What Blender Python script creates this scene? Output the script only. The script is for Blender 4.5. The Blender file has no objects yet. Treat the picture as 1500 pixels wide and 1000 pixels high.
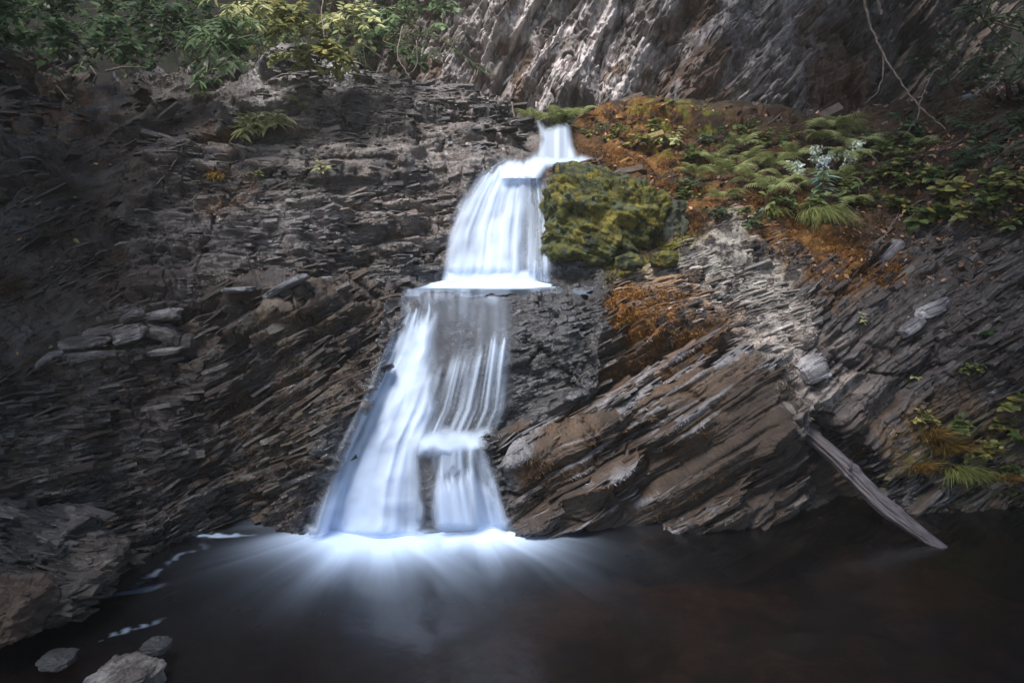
import bpy, math, random
import numpy as np
from mathutils import Vector, Matrix
R = math.radians
rng = np.random.default_rng(7); random.seed(7)
sc = bpy.context.scene
# ------------------------------------------------------------------ camera, sky, sun, exposure
F, CX, CY, CH, PITCH = 1000.0, 750.0, 500.0, 1.6, R(6.84)
cam = bpy.data.objects.new('camera', bpy.data.cameras.new('camera')); sc.collection.objects.link(cam); sc.camera = cam
cam.location = (0, 0, CH); cam.rotation_euler = (R(90) - PITCH, 0, 0)
cam.data.sensor_width = 36; cam.data.lens = 24; cam.data.clip_end = 500; cam.data.clip_start = .02
SUN_EL, SUN_AZ, SUN_S, SKY_S, EXPO = 60, 212, 3.9, 0.10, 1.0     # azimuth: compass direction the light comes from (0 = +Y)
world = bpy.data.worlds.new('World'); sc.world = world; world.use_nodes = True
wn = world.node_tree.nodes; wl = world.node_tree.links; wn.clear()
sky = wn.new('ShaderNodeTexSky'); sky.sky_type = 'NISHITA'; sky.sun_disc = False
sky.sun_elevation = R(SUN_EL); sky.sun_rotation = R(SUN_AZ)
bg = wn.new('ShaderNodeBackground'); bg.inputs['Strength'].default_value = SKY_S
wo = wn.new('ShaderNodeOutputWorld'); wl.new(sky.outputs[0], bg.inputs[0]); wl.new(bg.outputs[0], wo.inputs[0])
sun = bpy.data.objects.new('sun', bpy.data.lights.new('sun', 'SUN')); sc.collection.objects.link(sun)
sun.data.energy = SUN_S; sun.data.angle = R(24); sun.data.color = (1, .97, .93)
sd = Vector((math.sin(R(SUN_AZ)) * math.cos(R(SUN_EL)), math.cos(R(SUN_AZ)) * math.cos(R(SUN_EL)), math.sin(R(SUN_EL))))
sun.rotation_euler = sd.to_track_quat('Z', 'Y').to_euler()
vs = sc.view_settings; sc.display_settings.display_device = 'sRGB'
vs.view_transform = 'Standard'; vs.look = 'None'; vs.exposure = EXPO; vs.gamma = 1; vs.use_curve_mapping = False
sc.cycles.max_bounces = 6; sc.cycles.transparent_max_bounces = 24; sc.cycles.use_denoising = True; sc.cycles.sample_clamp_direct = 4
sc.cycles.sample_clamp_indirect = 4
# ------------------------------------------------------------------ maths helpers
FW = np.array([0, math.cos(PITCH), -math.sin(PITCH)]); UP = np.array([0, math.sin(PITCH), math.cos(PITCH)])
def at(px, py, Y):
    px, py, Y = np.broadcast_arrays(np.asarray(px, float), np.asarray(py, float), np.asarray(Y, float))
    a = (px - CX) / F; b = (CY - py) / F
    dy = FW[1] + b * UP[1]; dz = FW[2] + b * UP[2]; t = Y / dy
    return np.stack([a * t, Y, CH + dz * t], -1)
def on_z(px, py, z=0.0):
    b = (CY - py) / F; dy = FW[1] + b * UP[1]; dz = FW[2] + b * UP[2]; t = (z - CH) / dz
    return np.stack(np.broadcast_arrays((px - CX) / F * t, dy * t, np.full(np.shape(t), z)), -1)
def h2(a, b, s):
    h = (a.astype(np.int64) * 73856093) ^ (b.astype(np.int64) * 19349663) ^ (s * 83492791)
    h = (h & 0xffffffff).astype(np.uint64)
    h = ((h ^ (h >> np.uint64(15))) * np.uint64(0x2c1b3c6d)) & np.uint64(0xffffffff)
    h = ((h ^ (h >> np.uint64(12))) * np.uint64(0x297a2d39)) & np.uint64(0xffffffff)
    h ^= h >> np.uint64(15)
    return h.astype(np.float32) / np.float32(4294967296.0)
TBL = rng.random(65536).astype(np.float32)
def vnoise(P, s=0):
    P = np.asarray(P, np.float32) + np.float32(100.3 + s * 7.77)
    i = np.floor(P).astype(np.int64); f = P - i; f = f * f * f * (f * (f * 6 - 15) + 10)
    n = P.shape[-1]; out = 0
    for c in range(1 << n):
        w = 1.0; h = s * 1013
        for d in range(n):
            o = (c >> d) & 1
            w = w * (f[..., d] if o else 1 - f[..., d])
            h = h + (i[..., d] + o) * (73856093, 19349663, 83492791)[d]
        h = (h ^ (h >> 13)) * 1274126177
        out = out + w * TBL[(h ^ (h >> 16)) & 65535]
    return out * 2 - 1
def fbm(P, o=4, s=0, g=.5):
    a = 1; r = 0; t = 0
    for k in range(o):
        r = r + a * vnoise(np.asarray(P) * (2.03 ** k), s + k); t += a; a *= g
    return r / t
def ss(a, b, x): t = np.clip((x - a) / (b - a), 0, 1); return t * t * (3 - 2 * t)
def blob(px, py, cx, cy, rx, ry, ang=0, soft=1.0):
    c, s = math.cos(R(ang)), math.sin(R(ang)); dx = px - cx; dy = -(py - cy)
    u = (dx * c + dy * s) / rx; v = (-dx * s + dy * c) / ry
    d = np.sqrt(u * u + v * v); return 1 - ss(1 - .5 * soft, 1 + .5 * soft, d)
def sdpoly(px, py, pts):
    d = np.full(px.shape, 1e9); ins = np.zeros(px.shape, bool); n = len(pts)
    for i in range(n):
        ax, ay = pts[i]; bx, by = pts[(i + 1) % n]
        ex, ey = bx - ax, by - ay; wx, wy = px - ax, py - ay
        t = np.clip((wx * ex + wy * ey) / (ex * ex + ey * ey), 0, 1)
        d = np.minimum(d, (wx - ex * t) ** 2 + (wy - ey * t) ** 2)
        cnd = ((ay > py) != (by > py)) & (px < (bx - ax) * (py - ay) / (by - ay + 1e-9) + ax); ins ^= cnd
    d = np.sqrt(d); return np.where(ins, -d, d)
def strata(P, al, tilt, layers, seed, warp=1.0):
    a = R(al); n = np.array([-math.sin(a), tilt, math.cos(a)]); n /= np.linalg.norm(n)
    t = np.array([math.cos(a), 0, math.sin(a)]); t -= n * t.dot(n); t /= np.linalg.norm(t); b = np.cross(n, t)
    s = P @ n + warp * (.10 * fbm(P * .9, 3, seed) + .018 * fbm(P * 5, 3, seed + 5)); tt = P @ t + .3 * (P @ b); 
    D = 0; rim = 0
    for q, (h, amp, L) in enumerate(layers):
        sp = s / h + .55 * vnoise(np.stack([s / h * .7, tt / L * .35 + q], -1), seed + q)
        k = np.floor(sp); f = sp - k; V = []
        for kk in (k, k + 1):
            off = h2(kk, kk * 0 + q, seed) * 31
            x = tt / L + off + .25 * vnoise(np.stack([s / h * 1.3, tt / L * 2], -1), seed + 9 + q)
            ka = np.floor(x); fa = x - ka
            v0 = h2(kk, ka, seed + 3 + q); v1 = h2(kk, ka + 1, seed + 3 + q); ta = (h2(kk, ka, seed + 61 + q) - .5) * .9 * (fa - .5)
            V.append(v0 + (v1 - v0) * ss(.92, 1, fa) + ta * (1 - ss(.92, 1, fa)))
        w = ss(.86, 1, f); v = V[0] + (V[1] - V[0]) * w
        v = v + .35 * f * (1 - w)                      # each bed leans out a little towards its upper edge
        D = D + amp * (v - .6) * (.55 + .9 * ss(-.5, .5, vnoise(P * (1.2 / max(L, .2)), seed + 77 + q)))
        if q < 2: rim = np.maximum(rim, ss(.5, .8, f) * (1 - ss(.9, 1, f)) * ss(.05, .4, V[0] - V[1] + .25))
    return D, rim, np.stack([tt, P @ b, s], -1)
# ------------------------------------------------------------------ object helpers
COL = sc.collection
def tag(o, label=None, cat=None, group=None, kind=None):
    if label: o['label'] = label
    if cat: o['category'] = cat
    if group: o['group'] = group
    if kind: o['kind'] = kind
    return o
def empty(name, loc, rz=0, **k):
    o = bpy.data.objects.new(name, None); COL.objects.link(o); o.location = Vector(loc); o.rotation_euler = (0, 0, rz); o.empty_display_size = .1
    return tag(o, **k)
def mesh(name, V, Fc, mat, parent=None, attrs=None, smooth=True):
    me = bpy.data.meshes.new(name); V = np.asarray(V, np.float32).reshape(-1, 3)
    if isinstance(Fc, np.ndarray):
        n, k = Fc.shape; me.vertices.add(len(V)); me.loops.add(n * k); me.polygons.add(n)
        me.vertices.foreach_set('co', V.ravel()); me.loops.foreach_set('vertex_index', Fc.astype(np.int32).ravel())
        me.polygons.foreach_set('loop_start', np.arange(0, n * k, k, dtype=np.int32))
        me.polygons.foreach_set('loop_total', np.full(n, k, np.int32)); me.update(calc_edges=True)
    else: me.from_pydata([tuple(v) for v in V], [], Fc)
    me.polygons.foreach_set('use_smooth', np.full(len(me.polygons), smooth))
    for an, (ty, A) in (attrs or {}).items():
        at_ = me.attributes.new(an, ty, 'POINT')
        at_.data.foreach_set({'FLOAT': 'value', 'FLOAT_COLOR': 'color', 'FLOAT_VECTOR': 'vector'}[ty], np.asarray(A, np.float32).ravel())
    me.materials.append(mat); me.validate()
    o = bpy.data.objects.new(name, me); COL.objects.link(o)
    if parent: o.parent = parent
    return o
def gridfaces(nj, ni, keep=None):
    j, i = np.meshgrid(np.arange(nj - 1), np.arange(ni - 1), indexing='ij'); a = j * ni + i
    Q = np.stack([a, a + 1, a + ni + 1, a + ni], -1)
    return Q[keep] if keep is not None else Q.reshape(-1, 4)
def subgrid(name, P, keep, mat, attrs, **k):
    nj, ni = P.shape[:2]; Q = gridfaces(nj, ni, keep); u, inv = np.unique(Q, return_inverse=True)
    A = {n: (t, (a.reshape(nj * ni, -1)[u])) for n, (t, a) in attrs.items()}
    return tag(mesh(name, P.reshape(-1, 3)[u], inv.reshape(-1, 4), mat, attrs=A), **k)
def tube_data(paths, ns=7):
    V = []; Fc = []; o = 0
    for pts, rad in paths:
        pts = np.asarray(pts, float); n = len(pts); rad = np.broadcast_to(np.asarray(rad, float), (n,))
        T = np.gradient(pts, axis=0); T /= np.linalg.norm(T, axis=1)[:, None] + 1e-9
        ref = np.array([.31, .17, .93]) if abs(T[0, 2]) < .9 else np.array([1., 0, 0])
        A = np.cross(T, ref); A /= np.linalg.norm(A, axis=1)[:, None] + 1e-9; B = np.cross(T, A)
        th = np.arange(ns) / ns * 2 * math.pi
        ring = pts[:, None] + rad[:, None, None] * (A[:, None] * np.cos(th)[None, :, None] + B[:, None] * np.sin(th)[None, :, None])
        V.append(ring.reshape(-1, 3))
        for j in range(n - 1):
            for q in range(ns): Fc.append((o + j * ns + q, o + j * ns + (q + 1) % ns, o + (j + 1) * ns + (q + 1) % ns, o + (j + 1) * ns + q))
        o += n * ns
    return np.concatenate(V), np.array(Fc)
def tubes(name, paths, mat, parent=None, ns=5):
    V, Fc = tube_data(paths, ns); return mesh(name, V, Fc, mat, parent)
# ------------------------------------------------------------------ materials
def newmat(name):
    m = bpy.data.materials.new(name); m.use_nodes = True; nt = m.node_tree; nt.nodes.clear()
    def N(t, **kw):
        n = nt.nodes.new(t)
        for k, v in kw.items():
            if k in n.bl_rna.properties: setattr(n, k, v)
            else: n.inputs[k.replace('_', ' ')].default_value = v
        return n
    def L(a, b): nt.links.new(a, b)
    out = N('ShaderNodeOutputMaterial'); return m, N, L, out
def mth(N, L, op, a, b, clamp=False):
    n = N('ShaderNodeMath'); n.operation = op; n.use_clamp = clamp
    for i, v in enumerate((a, b)):
        if v is None: continue
        if isinstance(v, (int, float)): n.inputs[i].default_value = v
        else: L(v, n.inputs[i])
    return n.outputs[0]
def mixc(N, L, fac, a, b, bt='MIX'):
    n = N('ShaderNodeMix'); n.data_type = 'RGBA'; n.blend_type = bt
    for s, v in ((0, fac), (6, a), (7, b)):
        if isinstance(v, (int, float)): n.inputs[s].default_value = v
        elif isinstance(v, tuple): n.inputs[s].default_value = (*v, 1)
        else: L(v, n.inputs[s])
    return n.outputs[2]
def rock_material(name='rock'):
    m, N, L, out = newmat(name)
    col = N('ShaderNodeAttribute', attribute_name='col'); wet = N('ShaderNodeAttribute', attribute_name='wet')
    moss = N('ShaderNodeAttribute', attribute_name='moss'); uvw = N('ShaderNodeAttribute', attribute_name='uvw')
    mp = N('ShaderNodeMapping'); mp.inputs['Scale'].default_value = (7, 9, 46); L(uvw.outputs['Vector'], mp.inputs[0])
    n1 = N('ShaderNodeTexNoise', Scale=1.0, Detail=7.0, Roughness=.68); L(mp.outputs[0], n1.inputs['Vector'])
    geo = N('ShaderNodeNewGeometry')
    n2 = N('ShaderNodeTexNoise', Scale=95.0, Detail=5.0, Roughness=.7); L(geo.outputs['Position'], n2.inputs['Vector'])
    n3 = N('ShaderNodeTexNoise', Scale=11.0, Detail=4.0, Roughness=.6); L(geo.outputs['Position'], n3.inputs['Vector'])
    def rmp(f, lo, hi, a, b):
        r = N('ShaderNodeMapRange'); r.inputs[1].default_value = lo; r.inputs[2].default_value = hi
        r.inputs[3].default_value = a; r.inputs[4].default_value = b; L(f, r.inputs[0]); return r.outputs[0]
    v = mth(N, L, 'MULTIPLY', rmp(n1.outputs[0], .3, .7, .55, 1.5), rmp(n2.outputs[0], .3, .7, .6, 1.45))
    v = mth(N, L, 'MULTIPLY', v, rmp(n3.outputs[0], .3, .7, .7, 1.3))
    cm = N('ShaderNodeCombineColor'); [L(v, cm.inputs[i]) for i in range(3)]
    c = mixc(N, L, 1.0, col.outputs['Color'], cm.outputs[0], 'MULTIPLY')
    p = N('ShaderNodeBsdfPrincipled'); L(c, p.inputs['Base Color'])
    ro = mth(N, L, 'SUBTRACT', .82, mth(N, L, 'MULTIPLY', wet.outputs['Fac'], .66))
    ro = mth(N, L, 'ADD', ro, mth(N, L, 'MULTIPLY', moss.outputs['Fac'], .3), True); L(ro, p.inputs['Roughness'])
    L(mth(N, L, 'ADD', .28, mth(N, L, 'MULTIPLY', wet.outputs['Fac'], .72)), p.inputs['Specular IOR Level'])
    hgt = mth(N, L, 'ADD', mth(N, L, 'MULTIPLY', n1.outputs[0], mth(N, L, 'SUBTRACT', 1.0, mth(N, L, 'MULTIPLY', moss.outputs['Fac'], .7))),
              mth(N, L, 'MULTIPLY', n2.outputs[0], mth(N, L, 'ADD', .35, mth(N, L, 'MULTIPLY', moss.outputs['Fac'], .8))))
    b = N('ShaderNodeBump', Strength=.9, Distance=.022); L(hgt, b.inputs['Height']); L(b.outputs[0], p.inputs['Normal'])
    L(p.outputs[0], out.inputs[0]); return m
ROCK = rock_material()
def leaf_material(name, c1, c2, tr=.35, rough=.5, c3=None):
    m, N, L, out = newmat(name)
    a = N('ShaderNodeAttribute', attribute_name='rnd')
    n = N('ShaderNodeTexNoise', Scale=35.0, Detail=3.0); g = N('ShaderNodeNewGeometry'); L(g.outputs['Position'], n.inputs['Vector'])
    cr = N('ShaderNodeValToRGB'); L(a.outputs['Fac'], cr.inputs[0]); e = cr.color_ramp.elements
    e[0].color = (*c1, 1); e[1].color = (*c2, 1); e[1].position = .85 if c3 else 1
    if c3: q = e.new(1.0); q.color = (*c3, 1)
    mr = N('ShaderNodeMapRange'); L(n.outputs[0], mr.inputs[0]); mr.inputs[1].default_value = .3; mr.inputs[2].default_value = .7; mr.inputs[3].default_value = .7; mr.inputs[4].default_value = 1.3
    cm = N('ShaderNodeCombineColor'); [L(mr.outputs[0], cm.inputs[i]) for i in range(3)]
    c = mixc(N, L, 1.0, cr.outputs[0], cm.outputs[0], 'MULTIPLY')
    p = N('ShaderNodeBsdfPrincipled', Roughness=rough); L(c, p.inputs['Base Color']); p.inputs['Specular IOR Level'].default_value = .35
    t = N('ShaderNodeBsdfTranslucent'); L(c, t.inputs[0]); mx = N('ShaderNodeMixShader'); mx.inputs[0].default_value = tr
    L(p.outputs[0], mx.inputs[1]); L(t.outputs[0], mx.inputs[2]); L(mx.outputs[0], out.inputs[0]); return m
def bark_material(name, c1, c2, scale=(4, 4, 4), rough=.8, bump=.5):
    m, N, L, out = newmat(name); tc = N('ShaderNodeTexCoord'); mp = N('ShaderNodeMapping'); mp.inputs['Scale'].default_value = scale
    L(tc.outputs['Object'], mp.inputs[0]); n = N('ShaderNodeTexNoise', Scale=6.0, Detail=8.0, Roughness=.7); L(mp.outputs[0], n.inputs['Vector'])
    cr = N('ShaderNodeValToRGB'); e = cr.color_ramp.elements; e[0].color = (*c1, 1); e[0].position = .35; e[1].color = (*c2, 1); e[1].position = .65; L(n.outputs[0], cr.inputs[0])
    p = N('ShaderNodeBsdfPrincipled', Roughness=rough); L(cr.outputs[0], p.inputs['Base Color'])
    b = N('ShaderNodeBump', Strength=bump, Distance=.01); L(n.outputs[0], b.inputs['Height']); L(b.outputs[0], p.inputs['Normal']); L(p.outputs[0], out.inputs[0]); return m
BARK = bark_material('bark', (.05, .035, .025), (.17, .13, .10))
STEM = bark_material('stem', (.05, .06, .02), (.12, .11, .05))
GREYWOOD = bark_material('weathered_wood', (.012, .010, .010), (.15, .125, .14), (30, 30, 1.6), .55, .9)
TWIG = bark_material('dry_twig', (.07, .05, .04), (.24, .19, .16))
LEAF_TEAL = leaf_material('leaf_teal', (.08, .12, .055), (.20, .30, .14), .45)
LEAF_DARK = leaf_material('leaf_dark', (.025, .05, .02), (.07, .12, .045))
LEAF_YEL = leaf_material('leaf_yellow', (.13, .15, .05), (.33, .31, .11), .4, c3=(.48, .38, .09))
LEAF_PALE = leaf_material('leaf_pale', (.30, .33, .13), (.58, .56, .28))
LEAF_HERB = leaf_material('leaf_herb', (.05, .085, .025), (.16, .20, .06), c3=(.32, .25, .05))
FERN = leaf_material('fern_leaf', (.15, .19, .06), (.36, .38, .16))
GLAUC = leaf_material('leaf_blue_green', (.12, .22, .17), (.24, .38, .30))
PETAL = leaf_material('petal_white', (.40, .47, .38), (.6, .64, .54), .2)
GRASS = leaf_material('grass_blade', (.12, .15, .04), (.32, .33, .11))
DRYG = leaf_material('dry_grass', (.22, .12, .03), (.40, .27, .08))
FALLEN = leaf_material('fallen_leaf', (.30, .10, .03), (.50, .30, .08), .1, c3=(.6, .5, .2))
LITTER = leaf_material('leaf_litter', (.10, .04, .02), (.30, .16, .09), .1, c3=(.42, .25, .15))
def water_material(name, foamcol=(.68, .79, .97), tr=.35, sheen=.0):
    m, N, L, out = newmat(name); a = N('ShaderNodeAttribute', attribute_name='dens')
    p = N('ShaderNodeBsdfPrincipled', Roughness=.45); p.inputs['Base Color'].default_value = (*foamcol, 1); p.inputs['Specular IOR Level'].default_value = .3
    t = N('ShaderNodeBsdfTranslucent'); t.inputs[0].default_value = (*foamcol, 1)
    mx = N('ShaderNodeMixShader'); mx.inputs[0].default_value = tr; L(p.outputs[0], mx.inputs[1]); L(t.outputs[0], mx.inputs[2])
    tp = N('ShaderNodeBsdfTransparent'); mm = N('ShaderNodeMixShader'); L(a.outputs['Fac'], mm.inputs[0]); L(tp.outputs[0], mm.inputs[1]); L(mx.outputs[0], mm.inputs[2])
    L(mm.outputs[0], out.inputs[0]); return m
FALLW = water_material('falling_water')
def pool_material():
    m, N, L, out = newmat('pool_water'); a = N('ShaderNodeAttribute', attribute_name='dens')
    tp = N('ShaderNodeBsdfTransparent'); tp.inputs[0].default_value = (.50, .36, .26, 1)
    df = N('ShaderNodeBsdfPrincipled', Roughness=.3); df.inputs['Base Color'].default_value = (.005, .0045, .0045, 1)
    m0 = N('ShaderNodeMixShader'); m0.inputs[0].default_value = .58; L(tp.outputs[0], m0.inputs[1]); L(df.outputs[0], m0.inputs[2])
    gl = N('ShaderNodeBsdfGlossy', Roughness=.16); fr = N('ShaderNodeFresnel', IOR=1.33)
    n = N('ShaderNodeTexNoise', Scale=5.0, Detail=3.0); g = N('ShaderNodeNewGeometry'); L(g.outputs['Position'], n.inputs['Vector'])
    b = N('ShaderNodeBump', Strength=.15, Distance=.05); L(n.outputs[0], b.inputs['Height']); L(b.outputs[0], gl.inputs['Normal'])
    m1 = N('ShaderNodeMixShader'); L(fr.outputs[0], m1.inputs[0]); L(m0.outputs[0], m1.inputs[1]); L(gl.outputs[0], m1.inputs[2])
    fo = N('ShaderNodeBsdfDiffuse'); fo.inputs[0].default_value = (.52, .65, .87, 1)
    m2 = N('ShaderNodeMixShader'); L(a.outputs['Fac'], m2.inputs[0]); L(m1.outputs[0], m2.inputs[1]); L(fo.outputs[0], m2.inputs[2])
    L(m2.outputs[0], out.inputs[0]); return m
POOL = pool_material()
# ------------------------------------------------------------------ main rock relief
CTRL = []
for x, row in {
    -150: [(850, 3.1), (700, 3.35), (500, 3.7), (400, 3.95), (200, 4.8), (60, 5.6)],
    0: [(850, 3.5), (700, 3.6), (600, 3.75), (500, 4.0), (400, 4.25), (200, 5.0), (75, 5.8)],
    150: [(850, 3.6), (700, 3.8), (600, 3.95), (500, 4.15), (400, 4.45), (200, 5.2), (100, 5.9)],
    300: [(850, 3.75), (785, 3.82), (600, 4.1), (500, 4.3), (440, 4.5), (400, 4.7), (200, 5.4), (95, 6.1)],
    450: [(850, 3.75), (785, 3.82), (600, 4.0), (500, 4.2), (440, 4.35), (400, 5.0), (250, 5.4), (105, 6.1)],
    560: [(850, 3.8), (785, 3.84), (600, 4.1), (500, 4.3), (440, 4.5), (400, 5.15), (250, 5.6), (125, 6.4)],
    620: [(850, 3.82), (785, 3.84), (600, 4.15), (440, 4.58), (400, 5.25), (250, 5.7), (133, 6.5)],
    700: [(850, 3.85), (775, 3.9), (640, 4.12), (440, 4.62), (400, 5.3), (250, 5.75), (140, 6.6)],
    800: [(850, 3.98), (765, 4.02), (600, 4.25), (440, 4.6), (400, 5.3), (250, 5.9), (190, 6.6)],
    880: [(850, 3.98), (765, 4.02), (600, 4.2), (440, 4.6), (400, 5.1), (250, 6.2), (170, 7.0)],
    1000: [(850, 3.98), (765, 4.02), (600, 4.2), (470, 4.6), (400, 5.0), (350, 5.5), (250, 6.2), (160, 7.2)],
    1180: [(850, 4.05), (757, 4.1), (640, 4.15), (500, 4.45), (400, 5.0), (300, 5.7), (165, 7.0)],
    1330: [(850, 4.2), (745, 4.25), (600, 4.4), (450, 4.7), (300, 5.4), (165, 6.6)],
    1500: [(850, 4.25), (740, 4.3), (600, 4.25), (400, 4.45), (250, 5.0), (130, 5.8)],
    1650: [(850, 4.1), (740, 4.15), (600, 4.05), (400, 4.15), (250, 4.6), (110, 5.2)]}.items():
    CTRL += [(x, py, Y) for py, Y in row]
CTRL = np.array(CTRL, float)
RECESS = [(592, 402), (868, 402), (866, 556), (700, 648), (748, 850), (455, 850), (500, 690), (560, 560)]
SLAB = [(130, 128), (200, 70), (318, 70), (306, 190), (262, 245), (205, 320), (110, 385), (-300, 520), (-300, 260), (60, 225)]
BULK = [(395, 452), (470, 434), (592, 432), (560, 560), (500, 690), (452, 860), (165, 860), (225, 640), (285, 520)]
CAVE = [(1185, 610), (1225, 850), (1335, 850), (1320, 700), (1225, 618)]
def ledge(px): return 424 + 4 * np.sin(px / 37.) + ss(600, 420, px) * -8
def steps(px, py):
    m = ss(330, 430, px) * (1 - ss(830, 930, px))
    s = .45 * m * (ss(7, -7, py - ledge(px)) - .5)
    s = s + .15 * ss(11, -11, sdpoly(px, py, RECESS)) + .35 * ss(12, -12, sdpoly(px, py, CAVE))
    s = s - .13 * ss(-14, 14, py - 644 + 5 * np.sin(px / 14.)) * ss(596, 626, px) * (1 - ss(690, 730, px))
    s = s - .09 * ss(22, -22, sdpoly(px, py, SLAB)) - .12 * ss(14, -14, sdpoly(px, py, BULK))
    # slab joints on the right block
    l = py - (690 - (px - 1000) * .62); s = s - .07 * ss(-8, 8, l) * ss(880, 960, px) * (1 - ss(1170, 1190, px))
    l = py - (600 - (px - 900) * .45); s = s - .07 * ss(-8, 8, l) * ss(700, 760, px) * (1 - ss(1120, 1180, px))
    return s
def tps_fit(C):
    X = C[:, :2] / 400; y = C[:, 2] - steps(C[:, 0], C[:, 1]); n = len(C)
    d2 = ((X[:, None] - X[None]) ** 2).sum(-1); K = .5 * d2 * np.log(d2 + 1e-9) + .002 * np.eye(n)
    A = np.zeros((n + 3, n + 3)); A[:n, :n] = K; A[:n, n] = 1; A[:n, n + 1:] = X; A[n:, :n] = A[:n, n:].T
    return X, np.linalg.solve(A, np.concatenate([y, np.zeros(3)]))
TX, TW = tps_fit(CTRL)
def baseY(px, py):
    px = np.asarray(px, float); py = np.asarray(py, float); sh = px.shape; q = np.stack([px.ravel(), py.ravel()], -1) / 400
    out = np.zeros(len(q)); n = len(TX)
    for a in range(0, len(q), 100000):
        b = q[a:a + 100000]; d2 = ((b[:, None] - TX[None]) ** 2).sum(-1)
        out[a:a + 100000] = (.5 * d2 * np.log(d2 + 1e-9)) @ TW[:n] + TW[n] + b @ TW[n + 1:]
    return out.reshape(sh) + steps(px, py)
crest_x = [-260, -150, 0, 70, 130, 200, 290, 370, 440, 520, 580, 640, 710, 745, 775, 795, 835, 850, 870, 900, 1000, 1150, 1300, 1400, 1500, 1750]
crest_y = [40, 60, 78, 92, 128, 106, 98, 94, 104, 118, 125, 132, 142, 156, 176, 186, 184, 172, 176, 170, 165, 172, 165, 140, 130, 100]
STEP = 1.2
gx = np.arange(-250, 1750, STEP); NV = 620; NB = 34
GX = np.broadcast_to(gx, (NV + NB, len(gx)))
cy = np.interp(gx, crest_x, crest_y) + 5 * vnoise(np.stack([gx / 23., gx * 0], -1), 40) + 3 * vnoise(np.stack([gx / 7., gx * 0], -1), 41)
vv = np.linspace(0, 1, NV)[:, None]; GYf = cy[None] + (850 - cy[None]) * vv
GY = np.concatenate([np.repeat(cy[None], NB, 0), GYf], 0)
print('relief grid', GX.shape)
YB = baseY(GX, GY); P = at(GX, GY, YB)
back = np.concatenate([np.linspace(1, 0, NB, endpoint=False), np.zeros(NV)])[:, None] ** 1.5
rt = ss(835, 890, GX); P[..., 1] += (2.2 - .3 * rt) * back; P[..., 2] += (-.25 + .55 * rt) * back; P[..., 0] *= 1 + .25 * back
# seeds: which rock fabric is where
REG = {  # alpha, tilt, layers(thickness, amplitude, block length), warp
    0: (5, .25, [(.34, .16, 1.3), (.15, .11, .7), (.06, .06, .30), (.024, .026, .14)], 1.0),
    1: (34, .1, [(.30, .10, 2.5), (.08, .035, 1.2), (.02, .012, .3)], .6),
    2: (29, .15, [(.36, .20, 1.6), (.15, .13, 1.1), (.06, .055, .7), (.022, .022, .18)], 1.0),
    3: (31, .2, [(.19, .19, 2.2), (.065, .05, 1.2), (.022, .018, .6)], .25),
    4: (37, .15, [(.12, .09, .9), (.045, .045, .38), (.018, .02, .2)], .4),
    5: (16, .6, [(.14, .03, .8), (.05, .025, .3), (.02, .013, .15)], .8),
    6: (24, .5, [(.3, .10, .5), (.09, .03, .2)], 1.5),
    7: (12, .2, [(.3, .16, .9), (.12, .10, .5), (.05, .055, .22), (.022, .025, .12)], 1.2),
    8: (20, .3, [(.2, .02, 1.1), (.06, .012, .40), (.022, .02, .1)], 1.5)}
SEEDS = [(350, 200, 0), (450, 180, 0), (550, 200, 0), (650, 200, 0), (740, 200, 0), (350, 300, 0), (450, 300, 0), (550, 300, 0), (630, 320, 0), (300, 380, 0), (420, 370, 0), (560, 380, 0), (250, 340, 0), (290, 230, 0),
         (50, 200, 7), (30, 130, 7), (150, 240, 1), (230, 170, 1), (100, 330, 1), (50, 420, 1), (150, 400, 1), (0, 500, 1), (270, 130, 1),
         (350, 480, 2), (450, 480, 2), (540, 460, 2), (400, 560, 2), (330, 640, 2), (450, 640, 2), (300, 720, 2), (400, 740, 2), (500, 540, 2), (380, 800, 2),
         (180, 520, 7), (120, 600, 7), (220, 620, 7), (60, 650, 7), (150, 720, 7), (240, 420, 7),
         (640, 500, 8), (660, 600, 8), (560, 640, 8), (520, 740, 8), (680, 720, 8), (800, 500, 8), (800, 560, 8), (730, 340, 8), (720, 420, 8), (840, 440, 8), (480, 790, 8),
         (780, 680, 3), (850, 620, 3), (950, 560, 3), (900, 700, 3), (1050, 600, 3), (1000, 720, 3), (1130, 560, 3), (1120, 700, 3), (920, 480, 3), (1050, 500, 3), (1200, 740, 3),
         (1260, 500, 4), (1350, 450, 4), (1450, 400, 4), (1250, 600, 4), (1400, 560, 4), (1480, 650, 4), (1330, 680, 4), (1550, 500, 4), (1200, 420, 4), (1350, 380, 4), (1430, 330, 4),
         (1000, 400, 5), (1060, 440, 5), (1120, 410, 5), (950, 420, 5), (1130, 470, 5), (1060, 370, 5),
         (900, 260, 6), (1000, 260, 6), (1100, 280, 6), (1200, 320, 6), (1300, 280, 6), (1400, 220, 6), (1500, 250, 6), (1000, 330, 6), (870, 220, 6), (930, 340, 6), (1600, 200, 6)]
wx = GX + 22 * fbm(np.stack([GX / 45, GY / 45], -1), 3, 60); wy = GY + 22 * fbm(np.stack([GX / 45, GY / 45], -1), 3, 70)
W = {r: np.full(GX.shape, 1e9) for r in REG}
for x, y, r in SEEDS: W[r] = np.minimum(W[r], np.hypot(wx - x, wy - y))
E = {r: np.exp(-(W[r]) / 9.0 + 30) * 0 + np.exp(np.clip(-W[r] / 9.0, -60, 0)) for r in REG}; T = sum(E.values()) + 1e-30
E = {r: (E[r] / T).astype(np.float32) for r in REG}
dPx = np.gradient(P, axis=1); dPy = np.gradient(P, axis=0); NRM = np.cross(dPy, dPx); NRM /= np.linalg.norm(NRM, axis=-1)[..., None] + 1e-12
NRM = np.where((NRM[..., 1] > 0)[..., None] & (back < .02)[..., None], -NRM, NRM)
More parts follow.
